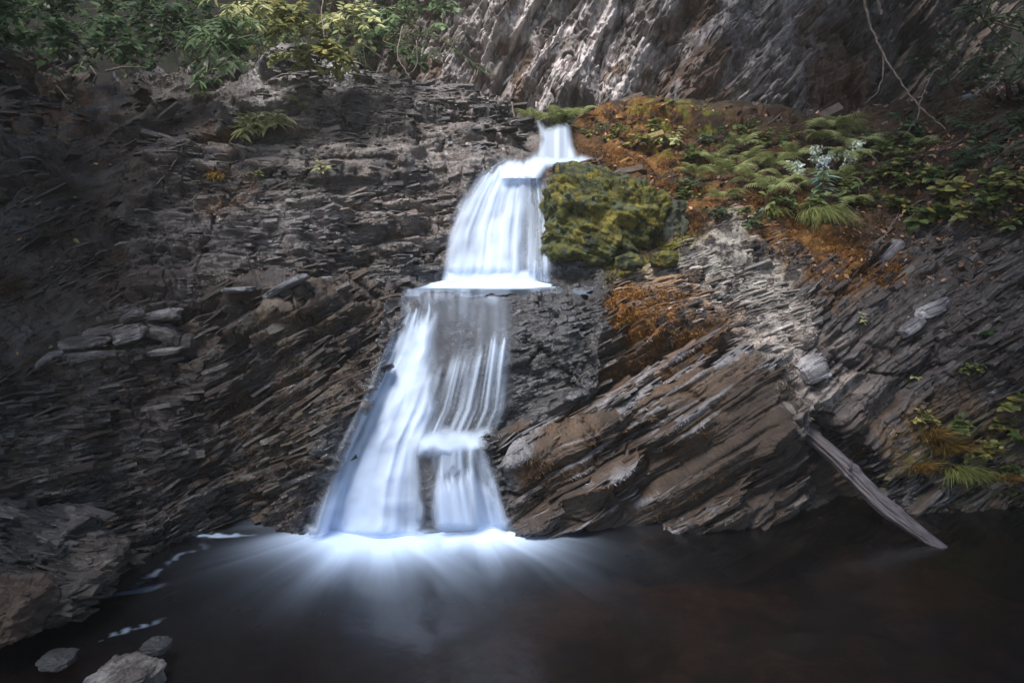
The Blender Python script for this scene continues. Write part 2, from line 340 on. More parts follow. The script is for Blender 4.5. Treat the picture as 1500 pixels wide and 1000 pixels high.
NS = NRM.copy()
D = np.zeros(GX.shape); RIM = np.zeros(GX.shape); UVW = np.zeros(P.shape); best = np.zeros(GX.shape) - 1
for r, (al, ti, lay, wp) in REG.items():
    msk = E[r] > .004
    d, rim, uvw = strata(P[msk], al, ti, lay, 100 + 10 * r, wp)
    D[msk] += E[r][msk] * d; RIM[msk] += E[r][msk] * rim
    t = (E[r][msk] > best[msk]); idx = np.argwhere(msk)[t]; UVW[idx[:, 0], idx[:, 1]] = uvw[t]; best[idx[:, 0], idx[:, 1]] = E[r][msk][t]
MASS = fbm(P * 1.1, 3, 11); LUMP = fbm(P * 4.0, 4, 21); FINE = fbm(P * 22, 3, 31)
mossy = np.clip(E[6] + .6 * E[8], 0, 1)
D = D + .24 * MASS * (1 - E[8] * .7) + LUMP * (.045 + .04 * E[6] - .022 * (E[3] + E[4] + E[1])) + FINE * (.010 + .012 * E[6] + .012 * E[8]) + fbm(P * 60, 2, 36) * (.006 + .006 * E[6] + .004 * E[8]) + np.abs(fbm(P * 7, 3, 38)) * -.03 * (E[0] + E[2] + E[7] + E[4])
def fallmask(px, py): return np.maximum.reduce([ss(16, -16, sdpoly(px, py, [(592, 415), (745, 415), (745, 520), (700, 640), (748, 850), (425, 850), (485, 690), (545, 560)])), ss(16, -16, sdpoly(px, py, [(740, 236), (800, 250), (806, 425), (645, 425), (665, 340), (700, 270)])), ss(12, -12, sdpoly(px, py, [(782, 176), (848, 176), (860, 242), (800, 258), (732, 258), (732, 232), (782, 226)]))])
amp = 1 - .78 * fallmask(GX, GY)
D = D - .07 * ss(.05, 0, np.abs(fbm(P * 1.5 + 3, 3, 444))) * (1 - E[6]) * (1 - .5 * E[1] - .5 * E[3]) - .03 * (1 - .85 * E[3] - .5 * E[1]) * ss(.05, 0, np.abs(fbm(P * 4.5 + 9, 3, 446))) * (1 - E[6])
# soil and moss cushions on the right bank
out_dir = NS * .75 + np.array([0, -.25, 0])
P = P + out_dir * (D * amp)[..., None]
# ------------------------------------------------------------------ relief colours (stone, algae and moss, plus a wet highlight and edge shade painted in)
def relief_colours():
    def c(*v): return np.array(v, np.float32)
    x, y = wx, wy; n1 = fbm(P * 2.2, 4, 81); n2 = fbm(P * 9, 4, 91); n3 = fbm(P * 30, 3, 95)
    C = np.zeros(P.shape, np.float32) + c(.055, .052, .058)
    def mix(col, f): nonlocal C; f = np.clip(f, 0, 1)[..., None].astype(np.float32); C = C * (1 - f) + c(*col) * f
    mix((.13, .125, .14), ss(-.1, .5, n1 + .5 * n2))                              # greyer slate
    mix((.050, .031, .020), ss(-.2, .35, n2 + .3 * n1 + .25 - .15 * E[0]) * .8)    # brown algae film
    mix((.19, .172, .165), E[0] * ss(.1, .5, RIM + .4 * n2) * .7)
    mix((.038, .024, .017), E[1] * .85 * ss(-.6, .2, n2)); mix((.09, .055, .02), E[1] * ss(.15, .45, n1) * ss(0, .3, n3) * .5)
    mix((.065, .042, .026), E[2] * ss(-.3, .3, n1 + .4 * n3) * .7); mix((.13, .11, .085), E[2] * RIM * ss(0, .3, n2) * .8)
    b3 = E[3] * ss(-.7, 0, n2 + .3)
    mix((.050, .034, .024), b3 * .92); mix((.105, .062, .03), b3 * ss(.0, .4, n1 + .5 * n3) * .6)
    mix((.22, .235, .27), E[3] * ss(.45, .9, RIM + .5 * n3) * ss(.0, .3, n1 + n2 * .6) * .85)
    mix((.125, .115, .12), E[4] * ss(.1, .6, RIM + .7 * n2) * .8); mix((.05, .035, .03), E[4] * ss(.0, .4, n1) * .7)  # right slope greys lowered, putting edge shade into the colour
    mix((.15, .085, .03), blob(x, y, 1400, 680, 150, 90) * ss(-.3, .2, n2)); mix((.10, .11, .03), blob(x, y, 1420, 690, 130, 60) * ss(0, .3, n3 + n2))
    mix((.34, .34, .32), E[5] * ss(-.25, .05, n2 + .4 * n3 + .3 * n1)); mix((.40, .34, .29), E[5] * ss(.0, .5, n1) * .5)
    mix((.42, .38, .36), blob(x, y, 1150, 500, 120, 40, -30) * ss(-.2, .3, n2)); mix((.36, .34, .33), blob(x, y, 1185, 560, 45, 80, 10) * ss(-.1, .3, n2) * .8)
    soil = E[6] * 1.0
    mix((.055, .035, .022), soil * .9); mix((.10, .055, .024), soil * ss(-.1, .3, n1 + n2 * .6) * .6)
    mix((.045, .038, .032), ss(.05, .3, back + 0 * x) * (E[6] > .3) * .85)
    om = (1 - ss(.05, .3, back)) * np.maximum.reduce([blob(x, y, 950, 450, 110, 45, -8), blob(x, y, 1190, 360, 120, 40, -20), blob(x, y, 940, 200, 90, 60, -35), blob(x, y, 1280, 400, 80, 30, 25), blob(x, y, 1000, 510, 110, 30, 25) * .6, blob(x, y, 1000, 300, 60, 60) * .7])
    mix((.20, .095, .028), om * ss(-.35, .15, n2 + .4 * n3)); mix((.28, .16, .05), om * ss(.1, .4, n3 + n2 * .5) * .7)
    mix((.14, .15, .03), blob(x, y, 990, 190, 70, 50) * ss(0, .3, n2))
    gm = np.maximum.reduce([blob(x, y, 915, 385, 100, 16, 10), blob(x, y, 970, 375, 40, 16)])
    mix((.17, .17, .03), gm * ss(-.2, .2, n3 + n2))
    mix((.16, .08, .03), (blob(x, y, 310, 200, 40, 40) + blob(x, y, 330, 285, 45, 25) + blob(x, y, 60, 140, 110, 60)) * ss(-.1, .3, n3 + n2) * .8)
    mix((.34, .33, .36), blob(x, y, 420, 345, 75, 35) * ss(-.2, .2, n2) * .45); mix((.25, .21, .19), blob(x, y, 560, 300, 70, 60) * ss(0, .3, n2 + RIM * .2) * .7)  # first blob paints bluish wet highlights into the dome's stone colour
    mix((.20, .20, .21), blob(x, y, 420, 130, 130, 35) * ss(-.2, .3, n2) * .8)
    fw = np.clip(E[8] + ss(30, -10, sdpoly(x, y, RECESS)), 0, 1)
    mix((.022, .024, .031), fw * .9); mix((.06, .068, .085), fw * ss(.15, .45, n2 + n3) * .7)
    wet = np.clip(.38 + .35 * ss(0, .4, n1) + fw + .4 * E[0] * ss(-.2, .3, n2) + .5 * ss(700, 780, y) - .6 * om - .4 * soil - .35 * E[5], 0, 1)
    wet = np.maximum(wet, .8 * blob(x, y, 420, 340, 120, 60)); moss = np.clip(om + gm + soil * .7 + b3 * .5, 0, 1)
    C = C * (np.array([.80, .74, .70], np.float32)[None, None] * (1 - .25 * (ss(500, 100, x) + ss(1200, 1450, x)))[..., None])  # left and right sides darkened in the colour itself, as edge shade
    return C, wet, moss
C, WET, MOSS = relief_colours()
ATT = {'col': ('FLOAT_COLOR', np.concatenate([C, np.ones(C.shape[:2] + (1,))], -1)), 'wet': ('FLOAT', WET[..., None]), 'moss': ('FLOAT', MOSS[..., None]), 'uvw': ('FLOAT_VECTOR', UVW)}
qx = GX[:-1, :-1] + 6 * vnoise(np.stack([GX / 20, GY / 20], -1)[:-1, :-1], 3); qy = GY[:-1, :-1] + 6 * vnoise(np.stack([GX / 20, GY / 20], -1)[:-1, :-1], 4)
low = qy > np.interp(qx, [-300, 200, 400, 600, 860, 1000, 1200, 1800], [470, 450, 424, 424, 424, 440, 470, 470])
left = qx < np.where(low, 655, 735)
bank = (qy < np.interp(qx, [800, 870, 950, 1100, 1180, 1300, 1500, 1800], [420, 370, 350, 355, 380, 350, 300, 280])) & (qx > 800)
lab = {'rock_face_lower_left': (low & left, 'dark brown layered rock wall rising from the pool left of the lower fall'),
       'rock_face_upper_left': (~low & left, 'dark wet slate dome with flat beds left of the upper fall'),
       'rock_face_lower_right': (low & ~left, 'slanting brown slate slabs right of the lower fall down to the pool'),
       'rock_face_shelf': (~low & ~left & ~bank, 'pale dry rock shelf above the slanting slabs and rock behind the upper fall'),
       'earth_bank': (~low & ~left & bank, 'brown mossy earth bank carrying the ferns right of the upper fall')}
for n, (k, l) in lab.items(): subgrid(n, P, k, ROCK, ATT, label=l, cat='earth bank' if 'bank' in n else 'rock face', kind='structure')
def rv(n, s=1.0): return (rng.random((n, 3)) - .5) * 2 * s
def plate_mesh(name, Pq, Tq, Bq, Nq, L_, Hh, Dp, Cq, wetq, mossq, parent=None, **k):
    # broken slate plates: six sided prisms lying in the bedding; T strike, B outward, N bed normal
    m = len(Pq); ang = np.array([-.5, -.17, .2, .5, .5, -.5]); out = np.array([.55, 1, .9, .5, -1, -1]); A = np.tile(ang, (m, 1)) + .12 * (rng.random((m, 6)) - .5); O = np.tile(out, (m, 1)) * (.55 + .6 * rng.random((m, 6))); A[:, :4] = np.sort(A[:, :4], 1)
    V = Pq[:, None] + Tq[:, None] * (A * L_[:, None])[..., None] + Bq[:, None] * (O * Dp[:, None])[..., None]
    hh = Hh[:, None, None] * Nq[:, None]; w = .5 + .25 * (rng.random((m, 6, 1)) - .5); V = np.stack([V - hh * w, V + hh * w], 1).reshape(m, 12, 3)
    Fq = np.array([(i, (i + 1) % 6, 6 + (i + 1) % 6, 6 + i) for i in range(6)] + [(3, 2, 1, 0), (5, 4, 3, 0), (6, 7, 8, 9), (6, 9, 10, 11)]); Fc = Fq[None] + (np.arange(m) * 12)[:, None, None]
    r = np.repeat; uv = np.stack([(V * Tq[:, None]).sum(-1), (V * Bq[:, None]).sum(-1), (V * Nq[:, None]).sum(-1)], -1)
    C4 = np.concatenate([Cq, np.ones((m, 1))], -1)
    return mesh(name, V.reshape(-1, 3), Fc.reshape(-1, 4), ROCK, parent, attrs={'col': ('FLOAT_COLOR', r(C4, 12, 0)), 'wet': ('FLOAT', r(wetq, 12)[:, None]), 'moss': ('FLOAT', r(mossq, 12)[:, None]), 'uvw': ('FLOAT_VECTOR', uv.reshape(-1, 3))}, smooth=False)
def frames(al, tilt, m, j=.10):
    a = R(1) * al + j * rng.normal(size=m); n = np.stack([-np.sin(a), tilt + j * rng.normal(size=m), np.cos(a)], -1); n /= np.linalg.norm(n, axis=1)[:, None]
    t = np.stack([np.cos(a), .25 * rng.normal(size=m), np.sin(a)], -1); t -= n * (t * n).sum(1)[:, None]; t /= np.linalg.norm(t, axis=1)[:, None]; b = np.cross(n, t); b *= -np.sign(b[:, 1:2] + 1e-9); return t, b, n
PL = {0: (11000, .052, .006), 1: (1500, .05, .003), 2: (9000, .058, .006), 3: (3000, .075, .0045), 4: (12000, .058, .006), 5: (5200, .04, .004), 6: (2200, .045, .008), 7: (7500, .052, .007), 8: (3200, .032, .005)}
fm = fallmask(GX, GY)
regbest = np.argmax(np.stack([E[r] for r in sorted(REG)]), 0); patchy = ss(-.35, .25, fbm(P * 1.7, 3, 333))
PT = {n: [] for n in lab}
keepmap = np.zeros(GX.shape, int) - 1
for q_, (n_, (k_, l_)) in enumerate(lab.items()): keepmap[:-1, :-1][k_] = q_
for r, (cnt, Lm, Hm) in PL.items():
    jj, ii = np.nonzero((regbest == r) & ((np.arange(NV + NB)[:, None] > NB - 3) | ((GX > 850) & (np.arange(NV + NB)[:, None] > 4))) & (GX > -120) & (GX < 1620) & (GY < 800) & (fm < .3)); pr_ = (patchy[jj, ii] + .12) * ((.05 + RIM[jj, ii] ** 1.5) if r == 3 else 1) * (.15 + ss(-.2, .4, fbm(P[jj, ii] * 4, 3, 340))); pr_ /= pr_.sum()
    s_ = rng.choice(len(jj), cnt, p=pr_); jj, ii = jj[s_], ii[s_]; al, ti = REG[r][0], REG[r][1]; t, b, n = frames(al + (14 if r in (0, 7) else 6) * fbm(P[jj, ii] * 1.2, 2, 555), ti, cnt, .11 if r in (0, 7, 2, 6) else .07)
    k = np.exp(.7 * rng.normal(size=cnt)); L_ = np.minimum(Lm * k, {3: .28}.get(r, .4)); H_ = Hm * np.exp(.5 * rng.normal(size=cnt)) * k ** .5; Dp = .45 * L_ * rng.uniform(.5, 1, cnt); Dp = np.minimum(Dp, .07)
    pp = P[jj, ii] + np.array([0, 1, 0]) * (Dp * (rng.uniform(.84, 1.12, cnt) if r in (3, 8) else rng.uniform(.80, 1.10, cnt)))[:, None]
    cc = C[jj, ii] * (rng.uniform(.72, 1.28, cnt)[:, None]); bare = (rng.random(cnt) < {3: .2, 6: .4}.get(r, .35))[:, None]; gr = {5: .30, 4: .11, 0: .13, 8: .035}.get(r, .10) * np.exp(.4 * rng.normal(size=(cnt, 1))); cc = np.where(bare, .5 * cc + .5 * gr * np.array([1, .93, .90]), cc)  # right slope plates get a lowered grey too, standing in for edge shade
    for q_, n_ in enumerate(lab):
        w = keepmap[jj, ii] == q_; PT[n_].append([x[w] for x in (pp, t, b, n, L_, H_, Dp, cc, np.clip(WET[jj, ii] + .25 * rng.normal(size=cnt) + (.5 if r == 8 else 0), 0, 1), MOSS[jj, ii] * .3)])
for n_, lst in PT.items():
    a = [np.concatenate(z) for z in zip(*lst)]
    o = plate_mesh('broken_slate', *a); o.parent = bpy.data.objects[n_]; o['kind'] = 'stuff'
# short moss and algae fibres that roughen the mossy stone
mm, N_, L__, out_ = newmat('moss_fibre'); a_ = N_('ShaderNodeAttribute', attribute_name='col'); p_ = N_('ShaderNodeBsdfPrincipled', Roughness=.9); L__(a_.outputs['Color'], p_.inputs['Base Color']); p_.inputs['Specular IOR Level'].default_value = .1; L__(p_.outputs[0], out_.inputs[0]); FIBRE = mm
def fibres(name, pos, nrm, col, ln, wd, parent=None, droop=.5):
    m = len(pos); d = nrm * .8 + rv(m, .6) + np.array([0, 0, -droop]); d /= np.linalg.norm(d, axis=1)[:, None]; sd = np.cross(d, rv(m) + [0, .01, 1]); sd /= np.linalg.norm(sd, axis=1)[:, None] + 1e-9
    l = ln * rng.uniform(.4, 1.3, (m, 1)); V = np.stack([pos - sd * wd, pos + sd * wd, pos + d * l], 1).reshape(-1, 3); c4 = np.repeat(np.concatenate([col * rng.uniform(.35, 1.9, (m, 1)), np.ones((m, 1))], 1), 3, 0)
    return mesh(name, V, np.arange(3 * m).reshape(m, 3), FIBRE, parent, attrs={'col': ('FLOAT_COLOR', c4)}, smooth=False)
jj, ii = np.nonzero((np.arange(NV + NB)[:, None] > NB - 4) & (GX > 600) & (GX < 1560) & (GY < 775) | ((GX > 850) & (GX < 1600) & (np.arange(NV + NB)[:, None] > 5) & (GY < 200)) & (fm < .2)); w = np.clip(MOSS[jj, ii], 0, 1) ** 1.3 * (C[jj, ii, 0] > .05) * ss(-.25, .2, fbm(P[jj, ii] * 5, 3, 777)) + 1e-4; s_ = rng.choice(len(jj), 100000, p=w / w.sum()); jj, ii = jj[s_], ii[s_]
fo_ = fibres('moss', P[jj, ii] + rv(len(jj), .004), np.tile([0, -.8, .5], (len(jj), 1)), C[jj, ii] * 1.2, .022, .0026); tag(fo_, 'brown and orange moss coating the slabs and bank right of the falls', 'moss', kind='stuff')
jj, ii = np.nonzero((np.arange(NV + NB)[:, None] > NB - 4) & (GX > -60) & (GX < 640) & (GY < 790) & (fm < .2)); w = (.15 + E[1][jj, ii] + .7 * E[2][jj, ii]) * ss(-.1, .3, fbm(P[jj, ii] * 4, 3, 778)); s_ = rng.choice(len(jj), 70000, p=w / w.sum()); jj, ii = jj[s_], ii[s_]
fo_ = fibres('moss', P[jj, ii] + rv(len(jj), .004), np.tile([0, -.8, .2], (len(jj), 1)), C[jj, ii] * .6 + np.array([.04, .026, .015]), .020, .0018, droop=.9); tag(fo_, 'dark brown dry moss hanging on the rock left of the falls', 'moss', kind='stuff')
def surf(px, py, lift=0):
    i = int(np.clip((px + 250) / STEP, 0, len(gx) - 1)); c0 = cy[i]; j = NB + int(np.clip((py - c0) / (850 - c0), 0, 1) * (NV - 1))
    # walk to the vertex that really shows at this pixel
    best, bp = 1e9, None
    for dj in range(-40, 41, 4):
        for di in range(-24, 25, 4):
            a, b = min(max(j + dj, 0), NV + NB - 1), min(max(i + di, 0), len(gx) - 1); v = P[a, b]
            q = proj(v); e = (q[0] - px) ** 2 + (q[1] - py) ** 2 + 15 * v[1]
            if e < best: best, bp = e, v
    return Vector(bp) + Vector((0, -.7, .5)) * lift
def proj(v):
    d = np.array(v) - np.array([0, 0, CH]); z = d @ FW; return CX + F * d[0] / z, CY - F * (d @ UP) / z
# ------------------------------------------------------------------ back cliff and hillside
def patch(name, px0, px1, py0, py1, step, Yf, al, colf, seed, label, cat, layers, warp=1.2, ampm=.2, ti=.2, al2=None):
    ax = np.arange(px0, px1, step); ay = np.arange(py0, py1, step); X, Y_ = np.meshgrid(ax, ay)
    Q = at(X, Y_, Yf(X, Y_)); d, rim, uvw = strata(Q, al, ti, layers, seed, warp)
    if al2 is not None:
        d2, rim2, uvw2 = strata(Q, al2, ti, layers, seed + 55, warp * 1.5); w = ss(-40, 40, X + 25 * fbm(np.stack([X, Y_], -1) / 50, 3, 5) - 1010); d = d * (1 - w) + d2 * w * 1.1; rim = rim * (1 - w) + rim2 * w; uvw = np.where((w > .5)[..., None], uvw2, uvw)
    lum = fbm(Q * .9, 4, seed + 1); d = d + ampm * lum * 1.5 + .05 * fbm(Q * 6, 3, seed + 3) + (.035 * fbm(Q * 20, 3, seed + 5) - .10 * ss(.06, 0, np.abs(fbm(Q * 1.3, 3, seed + 6))) - .04 * ss(.07, 0, np.abs(fbm(Q * 4, 3, seed + 8))) if name == 'cliff' else 0)
    # buttress ribs leaning to the right
    Q = Q + np.array([0, -1, .15]) * d[..., None]
    c_, w_, m_ = colf(X, Y_, Q, rim)
    A = {'col': ('FLOAT_COLOR', np.concatenate([c_, np.ones(c_.shape[:2] + (1,))], -1)), 'wet': ('FLOAT', w_[..., None]), 'moss': ('FLOAT', m_[..., None]), 'uvw': ('FLOAT_VECTOR', uvw)}
    subgrid(name, Q, np.ones((len(ay) - 1, len(ax) - 1), bool), ROCK, A, label=label, cat=cat, kind='structure')
    if name == 'cliff':
        m = 11000; jj = rng.integers(2, len(ay) - 3, m); ii = rng.integers(2, len(ax) - 3, m); k = np.exp(.6 * rng.normal(size=m)); x_ = ax[ii]; aa = np.where(x_ + 40 * rng.normal(size=m) > 1000, al2, al)
        t, b, n = frames(aa, .3, m, .22); L_ = .075 * k; pp = Q[jj, ii] + np.array([0, 1, 0]) * (L_ * .4 * rng.uniform(.5, 1.0, m))[:, None]; cc = c_[jj, ii] * rng.uniform(.5, 1.4, (m, 1))
        o = plate_mesh('broken_slate', pp, t, b, n, L_,   .011 * k ** .6 * rng.uniform(.5, 1.4, m), .4 * L_, cc, w_[jj, ii], x_ * 0); o.parent = bpy.data.objects[name]; o['kind'] = 'stuff'
    return Q
def cliffY(X, Y_):
    y = 8.3 + (300 - Y_) / 300 * 1.0
    y = y + 1.6 * ss(1180, 1420, X + (Y_ - 100) * .6) + 1.5 * ss(640, 500, X) + .45 * ss(690, 740, X - (150 - Y_) * .1) * -1 
    for cx_, w_, dep in ((990, 26, .5), (900, 16, .25), (1090, 30, .3), (820, 14, .2), (745, 22, .35)):
        u = (X + (Y_ - 60) * .42 - cx_) / w_; y = y + dep * np.exp(-u * u) * ss(230, 120, Y_)
    return y
def cliffcol(X, Y_, Q, rim):
    c = lambda *v: np.array(v, np.float32); n1 = fbm(Q * 1.3, 4, 301); n2 = fbm(Q * 6, 4, 311)
    C = np.zeros(Q.shape, np.float32) + c(.13, .11, .105)
    def mix(col, f): nonlocal C; f = np.clip(f, 0, 1)[..., None]; C = C * (1 - f) + c(*col) * f
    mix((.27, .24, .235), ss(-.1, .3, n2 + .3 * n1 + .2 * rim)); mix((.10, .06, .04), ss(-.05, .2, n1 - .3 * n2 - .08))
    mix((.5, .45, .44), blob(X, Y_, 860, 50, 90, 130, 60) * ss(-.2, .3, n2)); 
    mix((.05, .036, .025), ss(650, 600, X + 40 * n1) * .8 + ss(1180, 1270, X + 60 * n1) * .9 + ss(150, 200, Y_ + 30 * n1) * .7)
    mix((.13, .06, .03), blob(X, Y_, 1225, 125, 50, 60, 50) * .8)
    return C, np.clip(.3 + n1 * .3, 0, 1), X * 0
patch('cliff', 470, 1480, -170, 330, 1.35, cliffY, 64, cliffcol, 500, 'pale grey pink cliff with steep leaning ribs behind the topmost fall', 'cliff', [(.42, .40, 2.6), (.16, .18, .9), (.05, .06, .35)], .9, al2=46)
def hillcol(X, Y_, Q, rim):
    n1 = fbm(Q * 1.3, 4, 401); C = np.zeros(Q.shape, np.float32) + np.array((.010, .008, .006), np.float32); f = ss(-.1, .3, n1)[..., None]; C = C * (1 - f) + np.array((.012, .013, .007), np.float32) * f
    return C, X * 0, X * 0 + .8
patch('hillside', -700, 2300, -500, 330, 9, lambda X, Y_: 10.6 + (300 - Y_) / 300 * 1.6 - 3.0 * ss(1500, 2100, X) - 3.4 * ss(100, -500, X), 20, hillcol, 600, 'dark wooded hillside closing the gorge behind the rocks', 'hillside', [(.5, .2, 1)], 1)
#@@OBJECTS
# ------------------------------------------------------------------ water
def sheet(name, x0, x1, y0, y1, off, dens, label, step=1.5, parent=None, zmin=None, kind='structure'):
    ax = np.arange(x0, x1, step); ay = np.arange(y0, y1, step); X, Y_ = np.meshgrid(ax, ay)
    d = np.clip(dens(X, Y_), 0, 1); Yb = baseY(X, Y_); Yb = (Yb + np.roll(Yb, 3, 0) + np.roll(Yb, -3, 0) + np.roll(Yb, 6, 0) + np.roll(Yb, -6, 0)) / 5; 
    for k in (0, 1): Yb[-7:] = Yb[-8]
    Yb[:7] = Yb[7]
    Q = at(X, Y_, Yb - off - .07 * d); q = ((d[:-1, :-1] + d[1:, 1:] + d[1:, :-1] + d[:-1, 1:]) > .02)
    o = subgrid(name, Q, q, FALLW, {'dens': ('FLOAT', d[..., None])}); o['label'] = label; o['category'] = 'waterfall'; o['kind'] = kind; return o
def n2d(a, b, s): return vnoise(np.stack([a, b], -1), s)
def pol(X, Y_, pts, soft): return ss(soft, -soft, sdpoly(X, Y_, pts))
def lower(seed, gain):
    def f(X, Y_):
        l = np.interp(Y_, [420, 455, 510, 580, 660, 730, 790], [597, 598, 578, 546, 508, 476, 458]); r = np.interp(Y_, [420, 500, 600, 650, 700, 790], [745, 748, 738, 716, 722, 748])
        u = (X - l) / (r - l); v = Y_ / 100.
        st = .5 + .5 * n2d(u * 26, v * .55, seed); st2 = .5 + .5 * n2d(u * 60, v * .8, seed + 1); st3 = .5 + .5 * n2d(u * 9, v * .8, seed + 2); cl = n2d(u * 7, v * 3.5, seed + 8) + .5 * n2d(u * 16, v * 7, seed + 9)
        Yw = Y_ + 22 * n2d(u * 30, v * .15, seed + 3) + 10 * n2d(u * 13, v * .3, seed + 4); Xw = X + 6 * n2d(u * 5, v * 2.5, seed + 5)
        A = pol(Xw, Yw, [(597, 458), (634, 462), (632, 530), (640, 590), (616, 650), (611, 820), (452, 820), (478, 735), (508, 665), (545, 585), (578, 512)], 15)
        B = pol(Xw, Yw, [(596, 425), (738, 425), (744, 500), (732, 530), (640, 540), (600, 480)], 12)
        Cc = pol(Xw, Yw, [(636, 548), (668, 512), (740, 500), (742, 560), (736, 604), (708, 645), (618, 645), (626, 590)], 10)
        Dd = pol(X, Y_ + 5 * n2d(X / 14, Y_ / 30, 4), [(608, 642), (640, 632), (714, 634), (706, 652), (660, 668), (636, 660), (612, 662)], 12)
        Ee = pol(Xw, Y_, [(640, 652), (704, 646), (722, 700), (746, 790), (630, 790), (640, 705)], 7)
        Sl = pol(Xw, Y_, [(616, 672), (628, 664), (640, 700), (633, 740), (640, 778), (612, 778), (618, 730)], 6); Hole = blob(Xw, Yw, 664, 690, 12, 8, 20)
        d = np.maximum.reduce([A * (.78 + .40 * (st - .35) + .5 * (st3 - .5) + .25 * cl), B * (.02 + .22 * st * st3 + .32 * ss(446, 426, Y_ + 8 * n2d(u * 9, v * 0, seed + 7))), Cc * (.02 + 1.5 * (.65 * st + .35 * st2 - .36)), Dd * .9, Ee * (.34 + .36 * ss(692, 712, Yw) + .6 * (st - .4))])
        d = np.maximum(d, .07 * pol(X, Y_, [(600, 430), (745, 430), (742, 600), (705, 650), (500, 700), (560, 560)], 12) * (st + .4))
        d = np.maximum(d, pol(X, Y_, [(452, 772), (745, 762), (748, 800), (450, 806)], 9) * .55)
        d = d * (1 - .75 * blob(X + 5 * cl, Y_, 668, 497, 34, 34, 0)) * (1 - .5 * blob(X, Y_ + 9 * cl, 645, 560, 14, 60, 6))
        return gain * d * (1 - .93 * Sl) * (1 - .5 * Hole) * ss(421, 428, Y_) * (1 - .8 * ss(779, 798, Y_ + 5 * st + ss(610, 640, X) * 12))
    return f
sheet('waterfall_lower_back', 430, 770, 420, 800, .035, lower(900, .9), 'silky white lower waterfall pouring into the pool, its rear veil')
sheet('waterfall_lower_front', 430, 770, 420, 800, .085, lower(930, .62), 'silky streaks on the front of the lower waterfall')
def upper(seed, gain):
    def f(X, Y_):
        l = np.interp(Y_, [235, 245, 290, 340, 415], [738, 718, 688, 664, 650]); r = np.interp(Y_, [235, 300, 350, 415], [790, 800, 804, 806])
        u = (X - l) / (r - l); v = Y_ / 100.; st = .5 + .5 * n2d(u * 24, v * .9, seed); st2 = .5 + .5 * n2d(u * 55, v * 1.2, seed + 1); st3 = .5 + .5 * n2d(u * 7, v * 1.5, seed + 2)
        Yw = Y_ + 10 * n2d(u * 22, v * .3, seed + 3); Xw = X + 4 * n2d(u * 4, v * 3, seed + 5)
        A = pol(Xw, Yw, [(738, 240), (778, 244), (775, 300), (765, 360), (770, 425), (650, 425), (660, 350), (684, 292), (708, 256)], 9)
        B = pol(Xw, Yw, [(765, 248), (790, 244), (800, 300), (804, 360), (804, 415), (760, 415)], 7)
        d = np.maximum(A * (.60 + .55 * (st - .4) + .4 * (st3 - .5) + .2 * n2d(u * 8, v * 5, seed + 6)), B * (.08 + .6 * st2 * st3 + .25 * (st > .66)))
        d = np.maximum(d, pol(X, Y_, [(655, 400), (775, 398), (800, 430), (650, 430)], 8) * .9)
        return gain * d * ss(420, 408, Y_ - 6)
    return f
sheet('waterfall_upper_back', 625, 825, 232, 424, .035, upper(950, .95), 'white upper waterfall fanning down onto the rock ledge, its rear veil')
sheet('waterfall_upper_front', 625, 825, 232, 424, .085, upper(970, .6), 'white streaks on the front of the upper waterfall')
def topf(X, Y_):
    w = n2d(X / 5, Y_ / 60, 990); st = .5 + .5 * n2d(X / 7, Y_ / 80, 991)
    a = pol(X + 2 * w, Y_, [(788, 178), (797, 190), (812, 188), (832, 179), (833, 198), (836, 214), (845, 234), (778, 240), (790, 220), (796, 204)], 6) * (.7 + .5 * (st - .3))
    b = pol(X, Y_ + 2 * w, [(732, 246), (745, 237), (768, 240), (786, 228), (843, 229), (872, 236), (842, 240), (800, 244), (786, 262), (735, 262)], 6) * .95
    return np.maximum(a, b)
# the topmost fall stands on its own little rock step in front of the crest
def at_sheet(name, X, Y_, Yd, d, label):
    Q = at(X, Y_, Yd); o = subgrid(name, Q, (d[:-1, :-1] + d[1:, 1:]) > .02, FALLW, {'dens': ('FLOAT', np.clip(d, 0, 1)[..., None])}); return tag(o, label, 'waterfall', kind='structure')
X, Y_ = np.meshgrid(np.arange(725, 880, 1.2), np.arange(176, 262, 1.2)); dd = topf(X, Y_)
at_sheet('waterfall_top', X, Y_, baseY(X, Y_) - .17 - .04 * dd, dd, 'short topmost white waterfall in the notch between the dome and the mossy bank')
# the small pool on the ledge
zl = float(at(700, 428, 4.62)[2]); X, Y_ = np.meshgrid(np.linspace(-.92, .82, 260), np.linspace(4.63, 5.5, 130))
Q = np.stack([X, Y_, np.full(X.shape, zl + .018) + .008 * n2d(X * 3, Y_ * 8, 5) - .05 * ss(4.82, 4.64, Y_) ** 2 ], -1)
px_ = CX + X / Y_ * F
d = ss(4.70, 5.1, Y_ + .05 * n2d(X * 9, Y_ * 3, 6)) * ss(600, 655, px_) * (1 - .75 * ss(785, 835, px_)); d = np.clip(d * 1.0 + .10 * (1 + n2d(X * 14, Y_ * 2, 7)), 0, 1)
Q[..., 2] += .055 * blob(px_, Y_ * 0, 715, 0, 75, 1) * ss(4.9, 5.2, Y_)
lip = (Y_ > 4.66 + .05 * n2d(X * 5, X * 0, 8) + .02 * n2d(X * 22, X * 0, 9)) & (px_ > 588 + 60 * (Y_ - 4.6)) & (px_ < 868)
tag(subgrid('ledge_pool', Q, lip[:-1, :-1], POOL, {'dens': ('FLOAT', d[..., None])}), 'thin sheet of water on the ledge between upper and lower fall', 'water', kind='structure')
